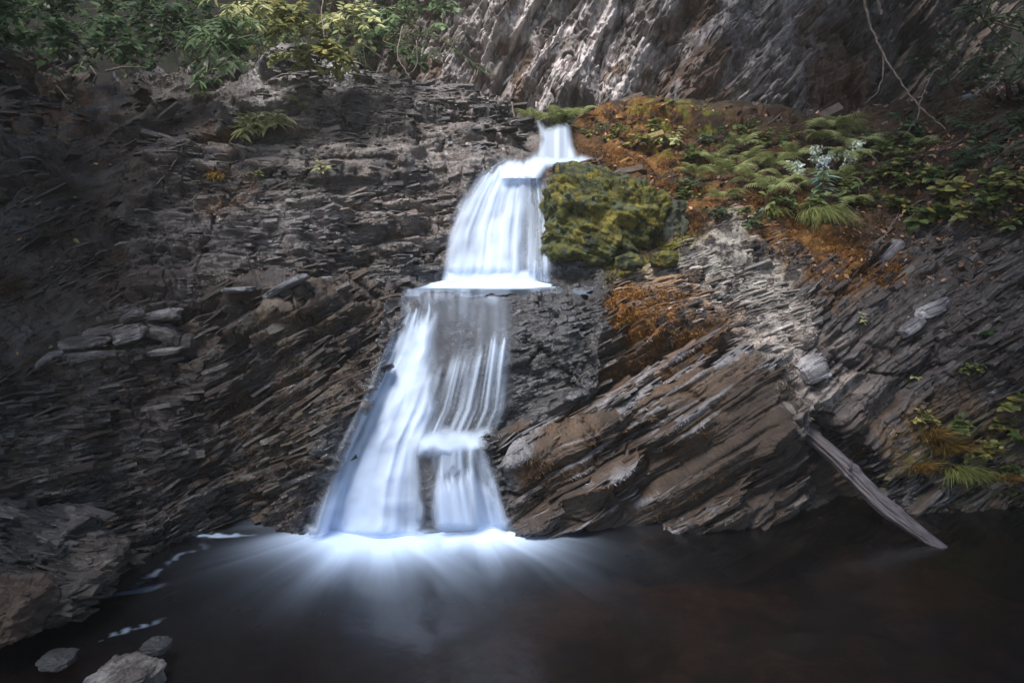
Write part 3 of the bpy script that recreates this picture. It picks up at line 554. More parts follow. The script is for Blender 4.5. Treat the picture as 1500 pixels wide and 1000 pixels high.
# the plunge pool
ax = np.concatenate([np.linspace(-14, -2.6, 40, endpoint=False), np.linspace(-2.6, 2.6, 420), np.linspace(2.65, 14, 40)])
ay = np.concatenate([np.linspace(-9, 1.3, 40, endpoint=False), np.linspace(1.3, 4.45, 300), [4.8, 5.4]]); X, Y_ = np.meshgrid(ax, ay)
def foam(X, Y_):
    f = 0
    for (xa, xb, py, s, g) in ((478, 600, 790, .27, 1), (642, 728, 778, .24, 1.0)):
        a = on_z(xa, py); b = on_z(xb, py); xc = (a[0] + b[0]) / 2; w = (b[0] - a[0]) / 2; yc = a[1]; dx = np.maximum(np.abs(X - xc) - w * .6, 0) * 1.0; dy = yc - Y_
        d = np.hypot(dx, np.where(dy > 0, dy, dy * .9)); an = np.arctan2(X - xc, dy + w * 1.3 + .05)
        st = .5 + .5 * n2d(an * 22, d * 1.6, 41); st2 = .5 + .5 * n2d(an * 75, d * 9.0, 43); st3 = .5 + .5 * n2d(an * 5, d * .7, 45)
        f = np.maximum(f, g * np.exp(-(np.maximum(d - .05 - .09 * st3, 0) / (s * (.68 + .25 * st3 + .10 * st))) ** 1.4) + (.09 + .14 * st3 + .10 * st * st3 + .12 * st2 * (.4 + st3)) * np.exp(-(d / .36) ** 1.2)) 
    return f
fo = foam(X, Y_)
pxp = CX + F * X / (Y_ * FW[1] + CH * UP[1] * .12 + 1e-6)
def pr(X, Y_):
    z = Y_ * FW[1] + (-CH) * FW[2]; return CX + F * X / z, CY - F * (Y_ * UP[1] - CH * UP[2]) / z
PX, PY = pr(X, np.maximum(Y_, .8)); ok = Y_ > .9; nn = n2d(PX / 9, PY / 4, 51); nq = n2d(PX / 25, PY / 12, 53)
edge = np.maximum.reduce([blob(PX, PY + 2 * nn, 285, 784, 75, 2.6, 0) * .7, blob(PX, PY + 4 * nn, 155, 799, 34, 8, -6) * ss(-.5, .2, nn + nq) * .9, blob(PX, PY + 3 * nn, 140, 840, 48, 5, 32) * .6,
    blob(PX + 6 * nq, PY + 9 * nq, 245, 825, 60, 5, 28) * .22 * ss(-.5, .5, nn), blob(PX, PY + 4 * nq, 200, 864, 36, 4, 12) * .22, blob(PX, PY + 4 * nq, 192, 921, 42, 3.5, 16) * .32 * ss(-.4, .3, nn),
    blob(PX, PY + 2 * nn, 790, 768, 70, 3, 0) * .4 * ss(-.2, .4, nn), blob(PX, PY + 2 * nn, 930, 766, 45, 3, 0) * .6 * ss(-.2, .4, nn), blob(PX, PY, 1080, 760, 100, 2, 1) * .3 * ss(0, .4, nn), blob(PX, PY, 1335, 815, 60, 7, 12) * .005])
fo = np.maximum(fo, np.where(ok, edge, 0)); Z = .006 * n2d(X * 4, Y_ * 4, 61) + .012 * ss(.5, 1, fo) * (foam(X, Y_) > .4)
Z = np.where(Y_ > 4.5, -.02, Z); Q = np.stack([X, Y_, Z], -1)
tag(subgrid('water', Q, np.ones((len(ay) - 1, len(ax) - 1), bool), POOL, {'dens': ('FLOAT', np.clip(fo, 0, 1)[..., None])}), 'dark still plunge pool with white foam fanning out below the fall', 'pool', kind='structure')
# pool bed
ax = np.linspace(-9, 9, 420); ay = np.linspace(-6, 4.6, 300); X, Y_ = np.meshgrid(ax, ay); n = fbm(np.stack([X * .8, Y_ * .8, X * 0], -1), 4, 71); n5 = fbm(np.stack([X * 3.5, Y_ * 3.5, X * 0], -1), 3, 73)
Z = -.42 + .22 * n + .07 * n5 + .34 * ss(-.9, -2.0, X) * ss(4.4, 3.2, Y_); Z = np.minimum(Z, -.03); Q = np.stack([X, Y_, Z], -1)
c_ = np.array([.07, .04, .025]) + ss(-.1, .4, n + n5)[..., None] * np.array([.12, .085, .055])
tag(subgrid('pool_bed', Q, np.ones((299, 419), bool), ROCK, {'col': ('FLOAT_COLOR', np.concatenate([c_, np.ones(c_.shape[:2] + (1,))], -1)), 'wet': ('FLOAT', X[..., None] * 0), 'moss': ('FLOAT', X[..., None] * 0 + .3), 'uvw': ('FLOAT_VECTOR', Q)}), 'brown stony pool bed showing dimly through the dark water', 'pool bed', kind='structure')
# ------------------------------------------------------------------ stones
def stone(name, px, py, Yd, size, label, cat='rock', rot=0, seed=1, base=(.10, .095, .10), hi=(.26, .24, .24), al=20, rough=.12, sq=.7, wetv=.3, mossc=None, mossv=0, group=None, layers=None, res=70, lump=.0, tiltx=0):
    """size = half extents (x, y, z) in metres; the stone's middle stands at pixel px,py and distance Yd"""
    nu, nv = res * 2, res; u = np.linspace(0, 2 * math.pi, nu); v = np.linspace(0.0, math.pi, nv); U, V = np.meshgrid(u, v)
    d = np.stack([np.cos(U) * np.sin(V), np.sin(U) * np.sin(V), np.cos(V)], -1)
    e = np.sign(d) * np.abs(d) ** sq; e /= (np.abs(e) ** 3.2).sum(-1)[..., None] ** (1 / 3.2)
    c0 = at(px, py, Yd); S = np.array(size); k = S.min()
    q = e * S; nz = fbm(d * 1.6 + seed, 4, seed); q = q * (1 + .28 * nz[..., None])
    ca, sa = math.cos(rot), math.sin(rot); q = np.stack([q[..., 0] * ca - q[..., 2] * sa, q[..., 1], q[..., 0] * sa + q[..., 2] * ca], -1)
    ct, st = math.cos(tiltx), math.sin(tiltx); q = np.stack([q[..., 0], q[..., 1] * ct - q[..., 2] * st, q[..., 1] * st + q[..., 2] * ct], -1)
    W_ = q + c0; dd, rim, uvw = strata(W_, al, .2, layers or [(k * .6, k * rough * 1.6, k * 3), (k * .2, k * rough * .7, k)], seed * 7 + 3, .5)
    nr = d; q = q + nr * dd[..., None] + nr * (k * .12 * fbm(q / k * 2.2 + seed, 4, seed + 2))[..., None] + nr * (lump * fbm(q * 11 + seed, 4, seed + 3))[..., None]
    n1 = fbm((q + c0) * 5, 4, seed); n2_ = fbm((q + c0) * 24, 3, seed + 1)
    C = np.zeros(q.shape) + np.array(base); f = ss(-.1, .35, n1 + .3 * n2_ + .25 * rim)[..., None]; C = C * (1 - f) + np.array(hi) * f
    m = np.zeros(U.shape)
    if mossc is not None:
        for i, mc in enumerate(mossc):
            f = (ss(-.25, .15, n1 * (1 if i % 2 == 0 else -1) + n2_ * .8 + mossv) if i == 0 else ss(.05, .35, fbm((q + c0) * 7, 3, seed + 20 + i) + n2_ * .5))[..., None]
            C = C * (1 - f) + np.array(mc) * f
            m = np.maximum(m, f[..., 0])
    A = {'col': ('FLOAT_COLOR', np.concatenate([C, np.ones(U.shape + (1,))], -1)), 'wet': ('FLOAT', (U * 0 + wetv)[..., None]), 'moss': ('FLOAT', m[..., None]), 'uvw': ('FLOAT_VECTOR', uvw)}
    Q_ = gridfaces(nv, nu); A = {k_: (t, a.reshape(nv * nu, -1)) for k_, (t, a) in A.items()}
    o = mesh(name, q, Q_, ROCK, attrs=A); o.location = Vector(c0); return tag(o, label, cat, group)
MG = ((.075, .075, .018), (.022, .028, .016), (.15, .13, .03))
mb = stone('mossy_boulder', 880, 334, 5.55, (.47, .40, .42), 'big boulder covered in yellow green moss right of the upper fall', 'boulder', seed=11, base=(.05, .06, .035), hi=(.09, .10, .05), mossc=MG, mossv=.25, wetv=.1, res=300, lump=.07, sq=.8, rough=.10, rot=-.38, al=-25)
def moss_on(o, n, ln=.02, droop=.6):
    me = o.data; v = np.empty(len(me.vertices) * 3, np.float32); me.vertices.foreach_get('co', v); v = v.reshape(-1, 3); nn = np.empty(len(v) * 3, np.float32); me.vertices.foreach_get('normal', nn); nn = nn.reshape(-1, 3); c = np.empty(len(v) * 4, np.float32); me.attributes['col'].data.foreach_get('color', c); c = c.reshape(-1, 4)[:, :3]
    k = np.nonzero((v[:, 1] < .1) & (c[:, 1] > .04))[0]; k = rng.choice(k, n); f = fibres('moss', v[k] + rv(n, .004), nn[k], c[k] * 1.3, ln, .0026, o, droop); f['kind'] = 'stuff'
moss_on(mb, 70000, .020)
m2 = stone('mossy_boulder', 966, 344, 5.6, (.20, .24, .28), 'dark wet rounded rock leaning on the right side of the big mossy boulder', 'boulder', seed=14, base=(.04, .045, .04), hi=(.07, .075, .06), mossc=((.035, .04, .018), (.07, .07, .02)), mossv=.2, wetv=.6, res=110, lump=.05)
moss_on(m2, 15000, .02)
stone('mossy_rock', 922, 383, 4.95, (.085, .09, .06), 'small cushion of moss covered rock at the foot of the big mossy boulder', seed=15, base=(.05, .06, .035), hi=(.09, .10, .05), mossc=MG, mossv=.3, wetv=.1, res=60, lump=.03)
stone('mossy_rock', 972, 380, 5.0, (.09, .09, .05), 'moss cushion rock at the upper edge of the pale shelf', seed=16, base=(.05, .06, .035), hi=(.09, .10, .05), mossc=MG, mossv=.25, wetv=.1, res=60, lump=.03)
stone('wet_rock', 826, 244, 5.75, (.09, .10, .03), 'small dark wet rock splitting the stream at the lip of the upper fall', seed=17, wetv=.8, base=(.04, .04, .045), hi=(.10, .10, .11))
oc = stone('rock_outcrop', 16, 802, 3.15, (.37, .30, .14), 'layered grey brown outcrop on the left shore of the pool', 'outcrop', seed=21, base=(.016, .014, .014), hi=(.07, .062, .06), al=-12, wetv=.35, res=200, sq=.6, layers=[(.07, .06, .5), (.025, .02, .2)], lump=.03)
def plates_on(o, n, al, L0, H0, ti=.2, gr=.12):
    me = o.data; v = np.empty(len(me.vertices) * 3, np.float32); me.vertices.foreach_get('co', v); v = v.reshape(-1, 3); c = np.empty(len(v) * 4, np.float32); me.attributes['col'].data.foreach_get('color', c); c = c.reshape(-1, 4)[:, :3]
    k = rng.choice(np.nonzero(v[:, 1] < .1)[0], n); t, b, n_ = frames(np.full(n, al), ti, n, .12); q = np.exp(.6 * rng.normal(size=n)); L_ = np.minimum(L0 * q, .13); Dp = .4 * L_
    f = plate_mesh('broken_slate', v[k] + np.array([0, 1, 0]) * (Dp * rng.uniform(.6, 1, n))[:, None], t, b, n_, L_, H0 * q ** .5, Dp, c[k] * rng.uniform(.6, 1.5, (n, 1)), rng.uniform(.2, .8, n), np.zeros(n), parent=o); f['kind'] = 'stuff'
plates_on(oc, 700, -14, .07, .008)
sr = stone('shore_rock', 118, 828, 3.05, (.19, .17, .075), 'low rounded wet slab reaching into the pool below the left outcrop', seed=22, base=(.035, .028, .022), hi=(.12, .10, .085), wetv=.5, res=120, lump=.02, rot=.1)
plates_on(sr, 160, -8, .06, .006)
sr = stone('shore_rock', 60, 868, 2.85, (.22, .2, .085), 'brown flat rock with a rusty rim at the water edge', seed=23, base=(.024, .02, .018), hi=(.07, .06, .055), mossc=((.05, .03, .018),), mossv=-.35, wetv=.4, res=120, lump=.02)
plates_on(sr, 260, -10, .06, .007)
stone('shore_rock', 14, 893, 2.62, (.14, .16, .10), 'orange brown jagged rock lowest on the left shore', seed=24, base=(.05, .03, .018), hi=(.14, .12, .11), wetv=.4, res=120, lump=.03, sq=.5)
stone('boulder', 186, 996, 2.40, (.115, .11, .07), 'pale speckled boulder standing out of the pool near the bottom edge', 'boulder', seed=25, base=(.08, .065, .058), hi=(.20, .185, .175), wetv=.4, res=140, sq=.75, rough=.05)
stone('pool_stone', 228, 946, 2.55, (.05, .05, .022), 'dark wet stone just breaking the surface behind the pale boulder', seed=26, wetv=.8, base=(.025, .025, .025), hi=(.08, .075, .075))
stone('pool_stone', 84, 966, 2.5, (.06, .06, .02), 'small flat stone awash left of the pale boulder', seed=27, wetv=.8, base=(.025, .025, .025), hi=(.08, .075, .075))
for i, (px, py, rx, rz, rot, lb) in enumerate([
    (118, 502, 44, 10, .12, 'long pale stone lying lowest in the left rock pile'), (190, 489, 26, 14, .3, 'blocky grey stone in the middle of the left rock pile'), (240, 487, 27, 13, -.35, 'angular pale stone at the right end of the left rock pile'),
    (150, 486, 26, 10, .2, 'flat stone wedged in the left rock pile'), (235, 461, 30, 10, .08, 'reddish grey stone on top of the left rock pile under the twig'), (195, 463, 16, 7, .5, 'small stone beside the topmost stone of the left pile'),
    (135, 520, 42, 6, .03, 'thin pale slab sticking out under the left rock pile'), (243, 514, 24, 5, .1, 'thin slab below the right end of the left rock pile'), (72, 528, 20, 7, .7, 'small leaning stone left of the left rock pile'),
    (274, 500, 12, 14, 0, 'dark round stone closing the left rock pile')]):
    p = surf(px, py); stone('loose_stone', px, py, p.y - .01, (rx / 1000 * p.y, .07, rz / 1000 * p.y * .9), lb, 'stone', rot=rot, seed=40 + i, base=(.07, .06, .06), hi=(.21, .19, .19), sq=.5, wetv=.35, res=44, group='stones piled on the left rock wall')
for i, (px, py, rx, rz, rot, lb) in enumerate([
    (422, 418, 33, 7, .5, 'tilted blue grey slab crossed by another at the left of the ledge'), (410, 402, 24, 6, .0, 'flat slab tucked under the wet rock above the ledge'), (470, 414, 34, 8, .12, 'pale slab in the middle of the row along the ledge'),
    (498, 411, 30, 7, -.05, 'pale wide slab right of the middle of the ledge row'), (535, 410, 32, 7, -.18, 'rounded brownish slab at the right end of the ledge row'), (350, 424, 22, 5, .06, 'small light slab at the far left of the ledge row'), (436, 440, 26, 5, .05, 'thin slab hanging below the ledge row')]):
    p = surf(px, py); stone('flat_slab', px, py, p.y - .03, (rx / 1000 * p.y, .10, rz / 1000 * p.y * .8), lb, 'slab', rot=rot, seed=60 + i, base=(.11, .11, .12), hi=(.27, .27, .29), sq=.45, wetv=.3, res=44, group='flat slabs along the ledge', rough=.06)
for i, (px, py, rx, rz, rot, lb) in enumerate([(1290, 400, 30, 9, .5, 'long grey block on the upper right slope'), (1360, 452, 26, 10, .45, 'squared grey block in the middle of the right slope'), (1330, 478, 20, 9, .6, 'pale cube like block in the right slope'),
    (1187, 540, 24, 20, .5, 'light blocky corner stone at the head of the joint right of the slabs'), (1300, 370, 22, 10, .8, 'tilted slate block under the grass bank')]):
    p = surf(px, py); stone('slate_block', px, py, p.y - .01, (rx / 1000 * p.y, .09, rz / 1000 * p.y * .9), lb, 'rock', rot=rot, seed=70 + i, al=33, base=(.13, .12, .13), hi=(.32, .30, .31), sq=.35, wetv=.3, res=60, group='slate blocks on the right slope', rough=.08)
# ------------------------------------------------------------------ wood
def lograd(t): return .066 * (1 - .35 * ss(.55, 1, t))
A_, B_ = at(1172, 628, 4.35), on_z(1366, 797); Dv = B_ - A_; n = 140; ns = 56; t = np.linspace(-.06, 1.06, n); th = np.linspace(0, 2 * math.pi, ns, endpoint=False)
ax_ = Dv / np.linalg.norm(Dv); u1 = np.cross(ax_, [0, 0, 1]); u1 /= np.linalg.norm(u1); u2 = np.cross(u1, ax_); TT, TH = np.meshgrid(t, th, indexing='ij')
rr = .049 * (1 - .25 * ss(.6, 1, TT)) * (1 + .10 * n2d(TH * 1.0, TT * 4, 5) + .10 * n2d(np.sin(TH) * 4 + 9, TT * 6, 6) + .12 * n2d(TH * 5, TT * 2, 7) + .25 * np.exp(-((TT - .42) / .03) ** 2) * (np.cos(TH - 1) > .3) + .2 * np.exp(-((TT - .75) / .025) ** 2) * (np.cos(TH - 2.2) > .4)) * (1 - .55 * ss(.93, 1.0, TT + .05 * n2d(TH * 2, TT * 0, 8)) * (np.sin(TH + 1) > -.2)) * ss(-.075, -.045, TT)
Q = A_ + TT[..., None] * Dv + rr[..., None] * (np.cos(TH)[..., None] * u1 + np.sin(TH)[..., None] * u2) + (.015 * np.sin(TT * 7))[..., None] * u2
Fc = [(j * ns + q, j * ns + (q + 1) % ns, (j + 1) * ns + (q + 1) % ns, (j + 1) * ns + q) for j in range(n - 1) for q in range(ns)]
lo = mesh('log', Q.reshape(-1, 3) - A_, np.array(Fc), GREYWOOD); lo.location = Vector(A_); tag(lo, 'weathered grey driftwood log sloping from the rocks into the pool', 'log')
def gw():   # grain along the log
    m = GREYWOOD; mp = [x for x in m.node_tree.nodes if x.type == 'MAPPING'][0]; q = Vector(ax_).to_track_quat('Z', 'Y').inverted().to_euler()
    mp.vector_type = 'POINT'; mp.inputs['Scale'].default_value = (1, 1, 1)
    m2 = m.node_tree.nodes.new('ShaderNodeMapping'); m2.inputs['Scale'].default_value = (16, 16, 1.0); mp.inputs['Rotation'].default_value = q
    n_ = [x for x in m.node_tree.nodes if x.type == 'TEX_NOISE'][0]; m.node_tree.links.new(mp.outputs[0], m2.inputs[0]); m.node_tree.links.new(m2.outputs[0], n_.inputs['Vector'])
gw()
st_ = at(1237, 668, 4.05); V, Fk = tube_data([(np.array([[0, 0, 0], [.005, -.01, .03], [.0, -.012, .055]]), [.012, .008, .004])]); so = mesh('branch_stub', V + (at(1245, 684, 4.02) - A_), Fk, GREYWOOD, lo)
def branch(name, pts, rad, mat, label, cat='branch', forks=(), jit=.01, group=None):
    def dens(pts):
        p = np.array([at(*q) for q in pts]); k = len(p); s = np.linspace(0, k - 1, (k - 1) * 8 + 1); o = np.stack([np.interp(s, np.arange(k), p[:, c]) for c in range(3)], -1)
        for _ in range(3): o[1:-1] = (o[:-2] + 2 * o[1:-1] + o[2:]) / 4
        o[1:-1] += jit * (rng.random(o[1:-1].shape) - .5); return o
    P0 = dens(pts); o0 = P0[0].copy(); paths = [(P0 - o0, np.linspace(rad[0], rad[1], len(P0)))]
    for f in forks: q = dens(f); paths.append((q - o0, np.linspace(rad[1] * 1.1, rad[1] * .4, len(q))))
    V, Fk = tube_data(paths, 7); o = mesh(name, V, Fk, mat); o.location = Vector(o0); return tag(o, label, cat, group)
branch('hanging_branch', [(1255, -40, 6.0), (1268, 10, 6.0), (1275, 40, 6.0), (1288, 68, 5.95), (1305, 100, 5.9), (1330, 135, 5.85), (1348, 158, 5.8), (1385, 190, 5.75)], (.011, .005), TWIG, 'long bare pinkish branch hanging down from the top right edge', forks=[[(1346, 155, 5.8), (1355, 130, 5.8), (1370, 100, 5.85)], [(1347, 157, 5.8), (1345, 172, 5.8), (1325, 198, 5.8)], [(1293, 80, 5.95), (1294, 110, 5.9), (1286, 135, 5.9), (1268, 150, 5.9)]])
branch('hanging_branch', [(1283, -40, 6.1), (1286, 0, 6.1), (1291, 22, 6.1)], (.015, .012), TWIG, 'short broken grey branch end hanging at the top edge beside the long one')
for pts, r, lb in [
    ([(130, 487, 4.05), (190, 472, 4.1), (235, 458, 4.1), (275, 448, 4.15)], (.006, .003), 'thin pale stick lying across the left rock pile'),
    ([(1303, 372, 5.2), (1290, 350, 5.15), (1310, 330, 5.15), (1320, 300, 5.1)], (.006, .003), 'thin curved twig standing in the orange moss'),
    ([(228, 235, 4.9), (250, 218, 4.9), (278, 207, 4.95)], (.007, .003), 'forked pale twig on the dark slab left of the dome'),
    ([(230, 270, 4.85), (255, 240, 4.85), (268, 215, 4.9)], (.005, .003), 'second twig lying below the forked one on the dark slab'),
    ([(1255, 247, 5.5), (1275, 255, 5.5), (1288, 263, 5.5)], (.008, .005), 'short pale stick among the ferns on the bank'),
    ([(1262, 255, 5.5), (1258, 275, 5.45), (1260, 298, 5.4)], (.006, .004), 'upright pale stick below the ferns on the bank'),
    ([(1300, 338, 5.1), (1312, 320, 5.1), (1320, 318, 5.1)], (.006, .004), 'bare twig sloping out of the leaf litter'),
    ([(1420, 350, 4.6), (1455, 345, 4.55), (1475, 372, 4.5)], (.005, .003), 'tangled brown twig on the right slope'),
    ([(1345, 240, 5.6), (1385, 215, 5.6), (1420, 200, 5.6)], (.006, .003), 'dark thin twig rising behind the herbs'),
    ([(750, 150, 6.2), (753, 172, 6.1)], (.009, .007), 'short pale stick standing on the dome beside the notch'),
    ([(15, 80, 5.2), (60, 100, 5.1), (105, 150, 5.0)], (.008, .004), 'thin root hanging over the left rock edge'),
    ([(55, 82, 5.2), (90, 108, 5.1), (100, 115, 5.1)], (.008, .005), 'short root beside the left hollow'),
    ([(133, 98, 5.2), (142, 110, 5.2), (130, 130, 5.1)], (.008, .004), 'curled root in the hollow at the left'),
    ([(155, 105, 5.3), (180, 98, 5.3), (215, 100, 5.3)], (.01, .006), 'bare horizontal root under the maple leaves'),
    ([(478, -20, 5.6), (470, 20, 5.5), (475, 55, 5.4)], (.006, .003), 'thin stem dangling among the yellow leaves'),
    ([(402, 55, 5.6), (406, 75, 5.5), (412, 90, 5.5)], (.006, .004), 'light twig hanging under the bright shrub'),
    ([(345, 15, 5.4), (300, 50, 5.4), (275, 90, 5.4)], (.006, .004), 'curving stem among the long leaves'),
    ([(518, 30, 6.0), (520, 62, 5.9), (528, 90, 5.9)], (.005, .003), 'pale vine hanging left of the dark thicket'),
    ([(525, 60, 6.2), (560, 85, 6.1), (575, 105, 6.1)], (.005, .003), 'long vine drooping towards the dome'),
    ([(590, 40, 6.8), (580, 80, 6.6), (600, 115, 6.5)], (.007, .004), 'tangled root hanging at the edge of the cliff'),
    ([(610, 60, 6.8), (612, 95, 6.6), (590, 120, 6.4)], (.006, .003), 'second tangled root beside the cliff'),
    ([(395, 278, 5.0), (430, 262, 5.0), (452, 258, 5.0)], (.005, .003), 'thin twig across the middle of the dome'),
    ([(280, 295, 4.9), (290, 283, 4.9)], (.007, .005), 'short white stick on the left of the dome'),
    ([(1450, 415, 4.5), (1480, 395, 4.5), (1500, 385, 4.5)], (.004, .003), 'thin brown stem on the far right slope')]:
    ph = []
    for px, py, Yd in pts:
        ph.append((px, py, (surf(px, py).y - .03) if py > 95 else Yd))
    branch('twig' if 'root' not in lb and 'vine' not in lb and 'stem' not in lb else ('root' if 'root' in lb else ('vine' if 'vine' in lb else 'stem')), ph, r, TWIG, lb, 'root' if 'root' in lb else ('vine' if 'vine' in lb else ('stem' if 'stem' in lb else 'twig')))
# ------------------------------------------------------------------ leaves and plants
def leafproto(w, fold=.12, droop=.15, n=5, lobes=None):
    V = []; 
    for i in range(n + 1):
        t = i / n; hw = w * (math.sin(math.pi * min(t * 1.0, 1) ** .75) ** .9) if 0 < t < 1 else 0
        z = -droop * t * t; V += [(-hw, t, z + fold * hw), (0, t, z), (hw, t, z + fold * hw)]
    Fc = []
    for i in range(n):
        a = i * 3; Fc += [(a, a + 1, a + 4), (a, a + 4, a + 3), (a + 1, a + 2, a + 5), (a + 1, a + 5, a + 4)]
    return np.array(V), np.array(Fc)
def mapleproto():
    pts = [(0, 0), (.16, .06), (.42, .02), (.33, .2), (.55, .42), (.36, .42), (.26, .62), (.16, .62), (0, 1.0)]
    out = pts + [(-x, y) for x, y in reversed(pts[1:-1])]; V = [(0, .36, 0)] + [(x, y, .12 * abs(x) - .2 * (y - .3) ** 2 - .25 * x * x) for x, y in out]; n = len(out)
    return np.array(V), np.array([(0, 1 + i, 1 + (i + 1) % n) for i in range(n)])
OVATE, LANCE, MAPLE, ROUND = leafproto(.27), leafproto(.13, droop=.3), mapleproto(), leafproto(.42, droop=.1)
def scatter(proto, pos, dr, nr, size):
    V0, F0 = proto; pos = np.asarray(pos, float); m = len(pos); y = np.asarray(dr, float); y = y / (np.linalg.norm(y, axis=1)[:, None] + 1e-9); z = np.asarray(nr, float); z = z - y * (z * y).sum(1)[:, None]; z /= np.linalg.norm(z, axis=1)[:, None] + 1e-9; x = np.cross(y, z)
    s = np.broadcast_to(np.asarray(size, float), (m,))[:, None, None]
    V = pos[:, None] + s * (V0[None, :, 0:1] * x[:, None] + V0[None, :, 1:2] * y[:, None] + V0[None, :, 2:3] * z[:, None])
    Fc = F0[None] + (np.arange(m) * len(V0))[:, None, None]; rn = np.repeat(rng.random(m), len(V0))
    return V.reshape(-1, 3), Fc.reshape(-1, F0.shape[1]), rn
def leafmesh(name, proto, pos, dr, nr, size, mat, parent):
    V, Fc, rn = scatter(proto, pos, dr, nr, size); return mesh(name, V, Fc, mat, parent, attrs={'rnd': ('FLOAT', rn[:, None])})
def shrub(name, c, nb, ln, nl, size, proto, mat, label, cat='shrub', aim=(0, -1, -.2), spread=.8, stem=.006, group=None, smat=None, branchy=2):
    c = np.array(c); root = empty(name, c, label=label, cat=cat, group=group); paths = []; P_, D_, N_ = [], [], []
    for b in range(nb):
        d = np.array(aim) + rv(1, spread)[0] * np.array([1.2, .8, .8]); d /= np.linalg.norm(d); L_ = ln * random.uniform(.6, 1.1); k = 7; t = np.linspace(0, 1, k)[:, None]
        side = rv(1, .25)[0]; pts = d * L_ * t + np.array([0, 0, -.35 * L_]) * t ** 2.2 + side * L_ * t * (1 - t); paths.append((pts, np.linspace(stem, stem * .3, k)))
        subs = [(pts, 1.0)]
        for _ in range(branchy):
            q = random.uniform(.25, .85); p0 = np.array([np.interp(q, t[:, 0], pts[:, a]) for a in range(3)]); d2 = d + rv(1, .9)[0]; d2 /= np.linalg.norm(d2); l2 = L_ * .4 * random.uniform(.6, 1.2); sp = p0 + d2 * l2 * t + np.array([0, 0, -.2 * l2]) * t ** 2; paths.append((sp, np.linspace(stem * .5, stem * .2, k))); subs.append((sp, .45))
        for pp, w in subs:
            m = max(3, int(nl * w)); q = np.sort(rng.random(m)) ** .8 * .92 + .08; p0 = np.stack([np.interp(q, t[:, 0], pp[:, a]) for a in range(3)], -1); tg = pp[-1] - pp[0]; tg /= np.linalg.norm(tg) + 1e-9
            sd = np.cross(tg, [0, 0, 1]); sd /= np.linalg.norm(sd) + 1e-9; sgn = np.where(np.arange(m) % 2 == 0, 1, -1)[:, None]
            P_.append(p0); D_.append(tg * .55 + sd * sgn * .8 + rv(m, .35) + np.array([0, 0, -.12])); N_.append(np.array([0, -.35, 1.0]) + rv(m, .45))
    pos, dr, nr = np.concatenate(P_), np.concatenate(D_), np.concatenate(N_); V, Fk = tube_data(paths, 5); mesh('stem', V, Fk, smat or STEM, root)
    leafmesh('foliage', proto, pos, dr, nr, size * (.6 + .6 * rng.random(len(pos))), mat, root); return root
G1 = 'leafy shrubs along the top left edge'
def spx(px, py, Y): return at(px, py, Y)
for (px, py, Y, nb, ln, nl, sz, pr_, mt, lb) in [
    (30, 10, 5.3, 8, .42, 7, .105, MAPLE, LEAF_TEAL, 'dim green maple leaved shrub in the top left corner'),
    (20, 55, 5.2, 7, .36, 7, .10, MAPLE, LEAF_DARK, 'dark maple leaved shrub hanging over the left rock edge'),
    (95, 40, 5.3, 8, .36, 8, .10, MAPLE, LEAF_TEAL, 'maple leaved sprays above the dark hollow'),
    (110, -5, 5.6, 8, .45, 8, .10, OVATE, LEAF_DARK, 'dark ovate leaved bush at the top edge left of the maple sprays'),
    (165, 25, 5.3, 7, .34, 7, .10, OVATE, LEAF_TEAL, 'bluish green ovate leaves catching light near the top left'),
    (195, 65, 5.3, 7, .32, 8, .095, OVATE, LEAF_TEAL, 'blue green leaf cluster hanging above the dark slab'),
    (240, 20, 5.6, 9, .45, 9, .10, OVATE, LEAF_DARK, 'dim dense bush between the blue green clusters and the long leaves'),
    (290, 60, 5.5, 6, .3, 8, .09, LANCE, LEAF_TEAL, 'small shrub with narrow leaves at the top of the dark slab'),
    (335, 40, 5.3, 7, .40, 9, .15, LANCE, LEAF_TEAL, 'shrub with long pale narrow leaves drooping above the dome'),
    (370, 10, 5.5, 8, .40, 9, .13, LANCE, LEAF_PALE, 'light green long leaved shrub at the top edge'),
    (355, 75, 5.5, 5, .30, 8, .12, OVATE, LEAF_TEAL, 'mid green leaves resting on the top of the dome'),
    (430, 20, 5.8, 11, .46, 11, .095, OVATE, LEAF_YEL, 'sunlit yellow green shrub glowing at the top edge'),
    (480, 60, 5.8, 10, .36, 10, .085, ROUND, LEAF_YEL, 'yellow leaved shrub hanging over the crest of the dome'),
    (440, 80, 5.9, 8, .3, 9, .08, ROUND, LEAF_PALE, 'pale green small leaved shrub on the crest of the dome'),
    (520, 20, 6.0, 8, .40, 8, .09, OVATE, LEAF_PALE, 'pale leaved sprays left of the dark thicket'),
    (560, 15, 6.2, 6, .34, 7, .10, OVATE, LEAF_TEAL, 'single spray of broad leaves in front of the dark thicket'),
    (510, 85, 6.0, 6, .22, 8, .075, OVATE, LEAF_YEL, 'low yellow leaves right of the crest shrub'),
    (655, 3, 6.6, 5, .34, 8, .10, OVATE, LEAF_TEAL, 'small green spray hanging in front of the cliff at the top edge'),
    (600, -10, 6.6, 6, .4, 8, .09, OVATE, LEAF_DARK, 'dark spray at the top edge left of the cliff'),
    ]: shrub('shrub', spx(px, py, Y), int(nb * 1.3), ln, int(nl * 1.1), sz * .8, pr_, mt, lb, group=G1)
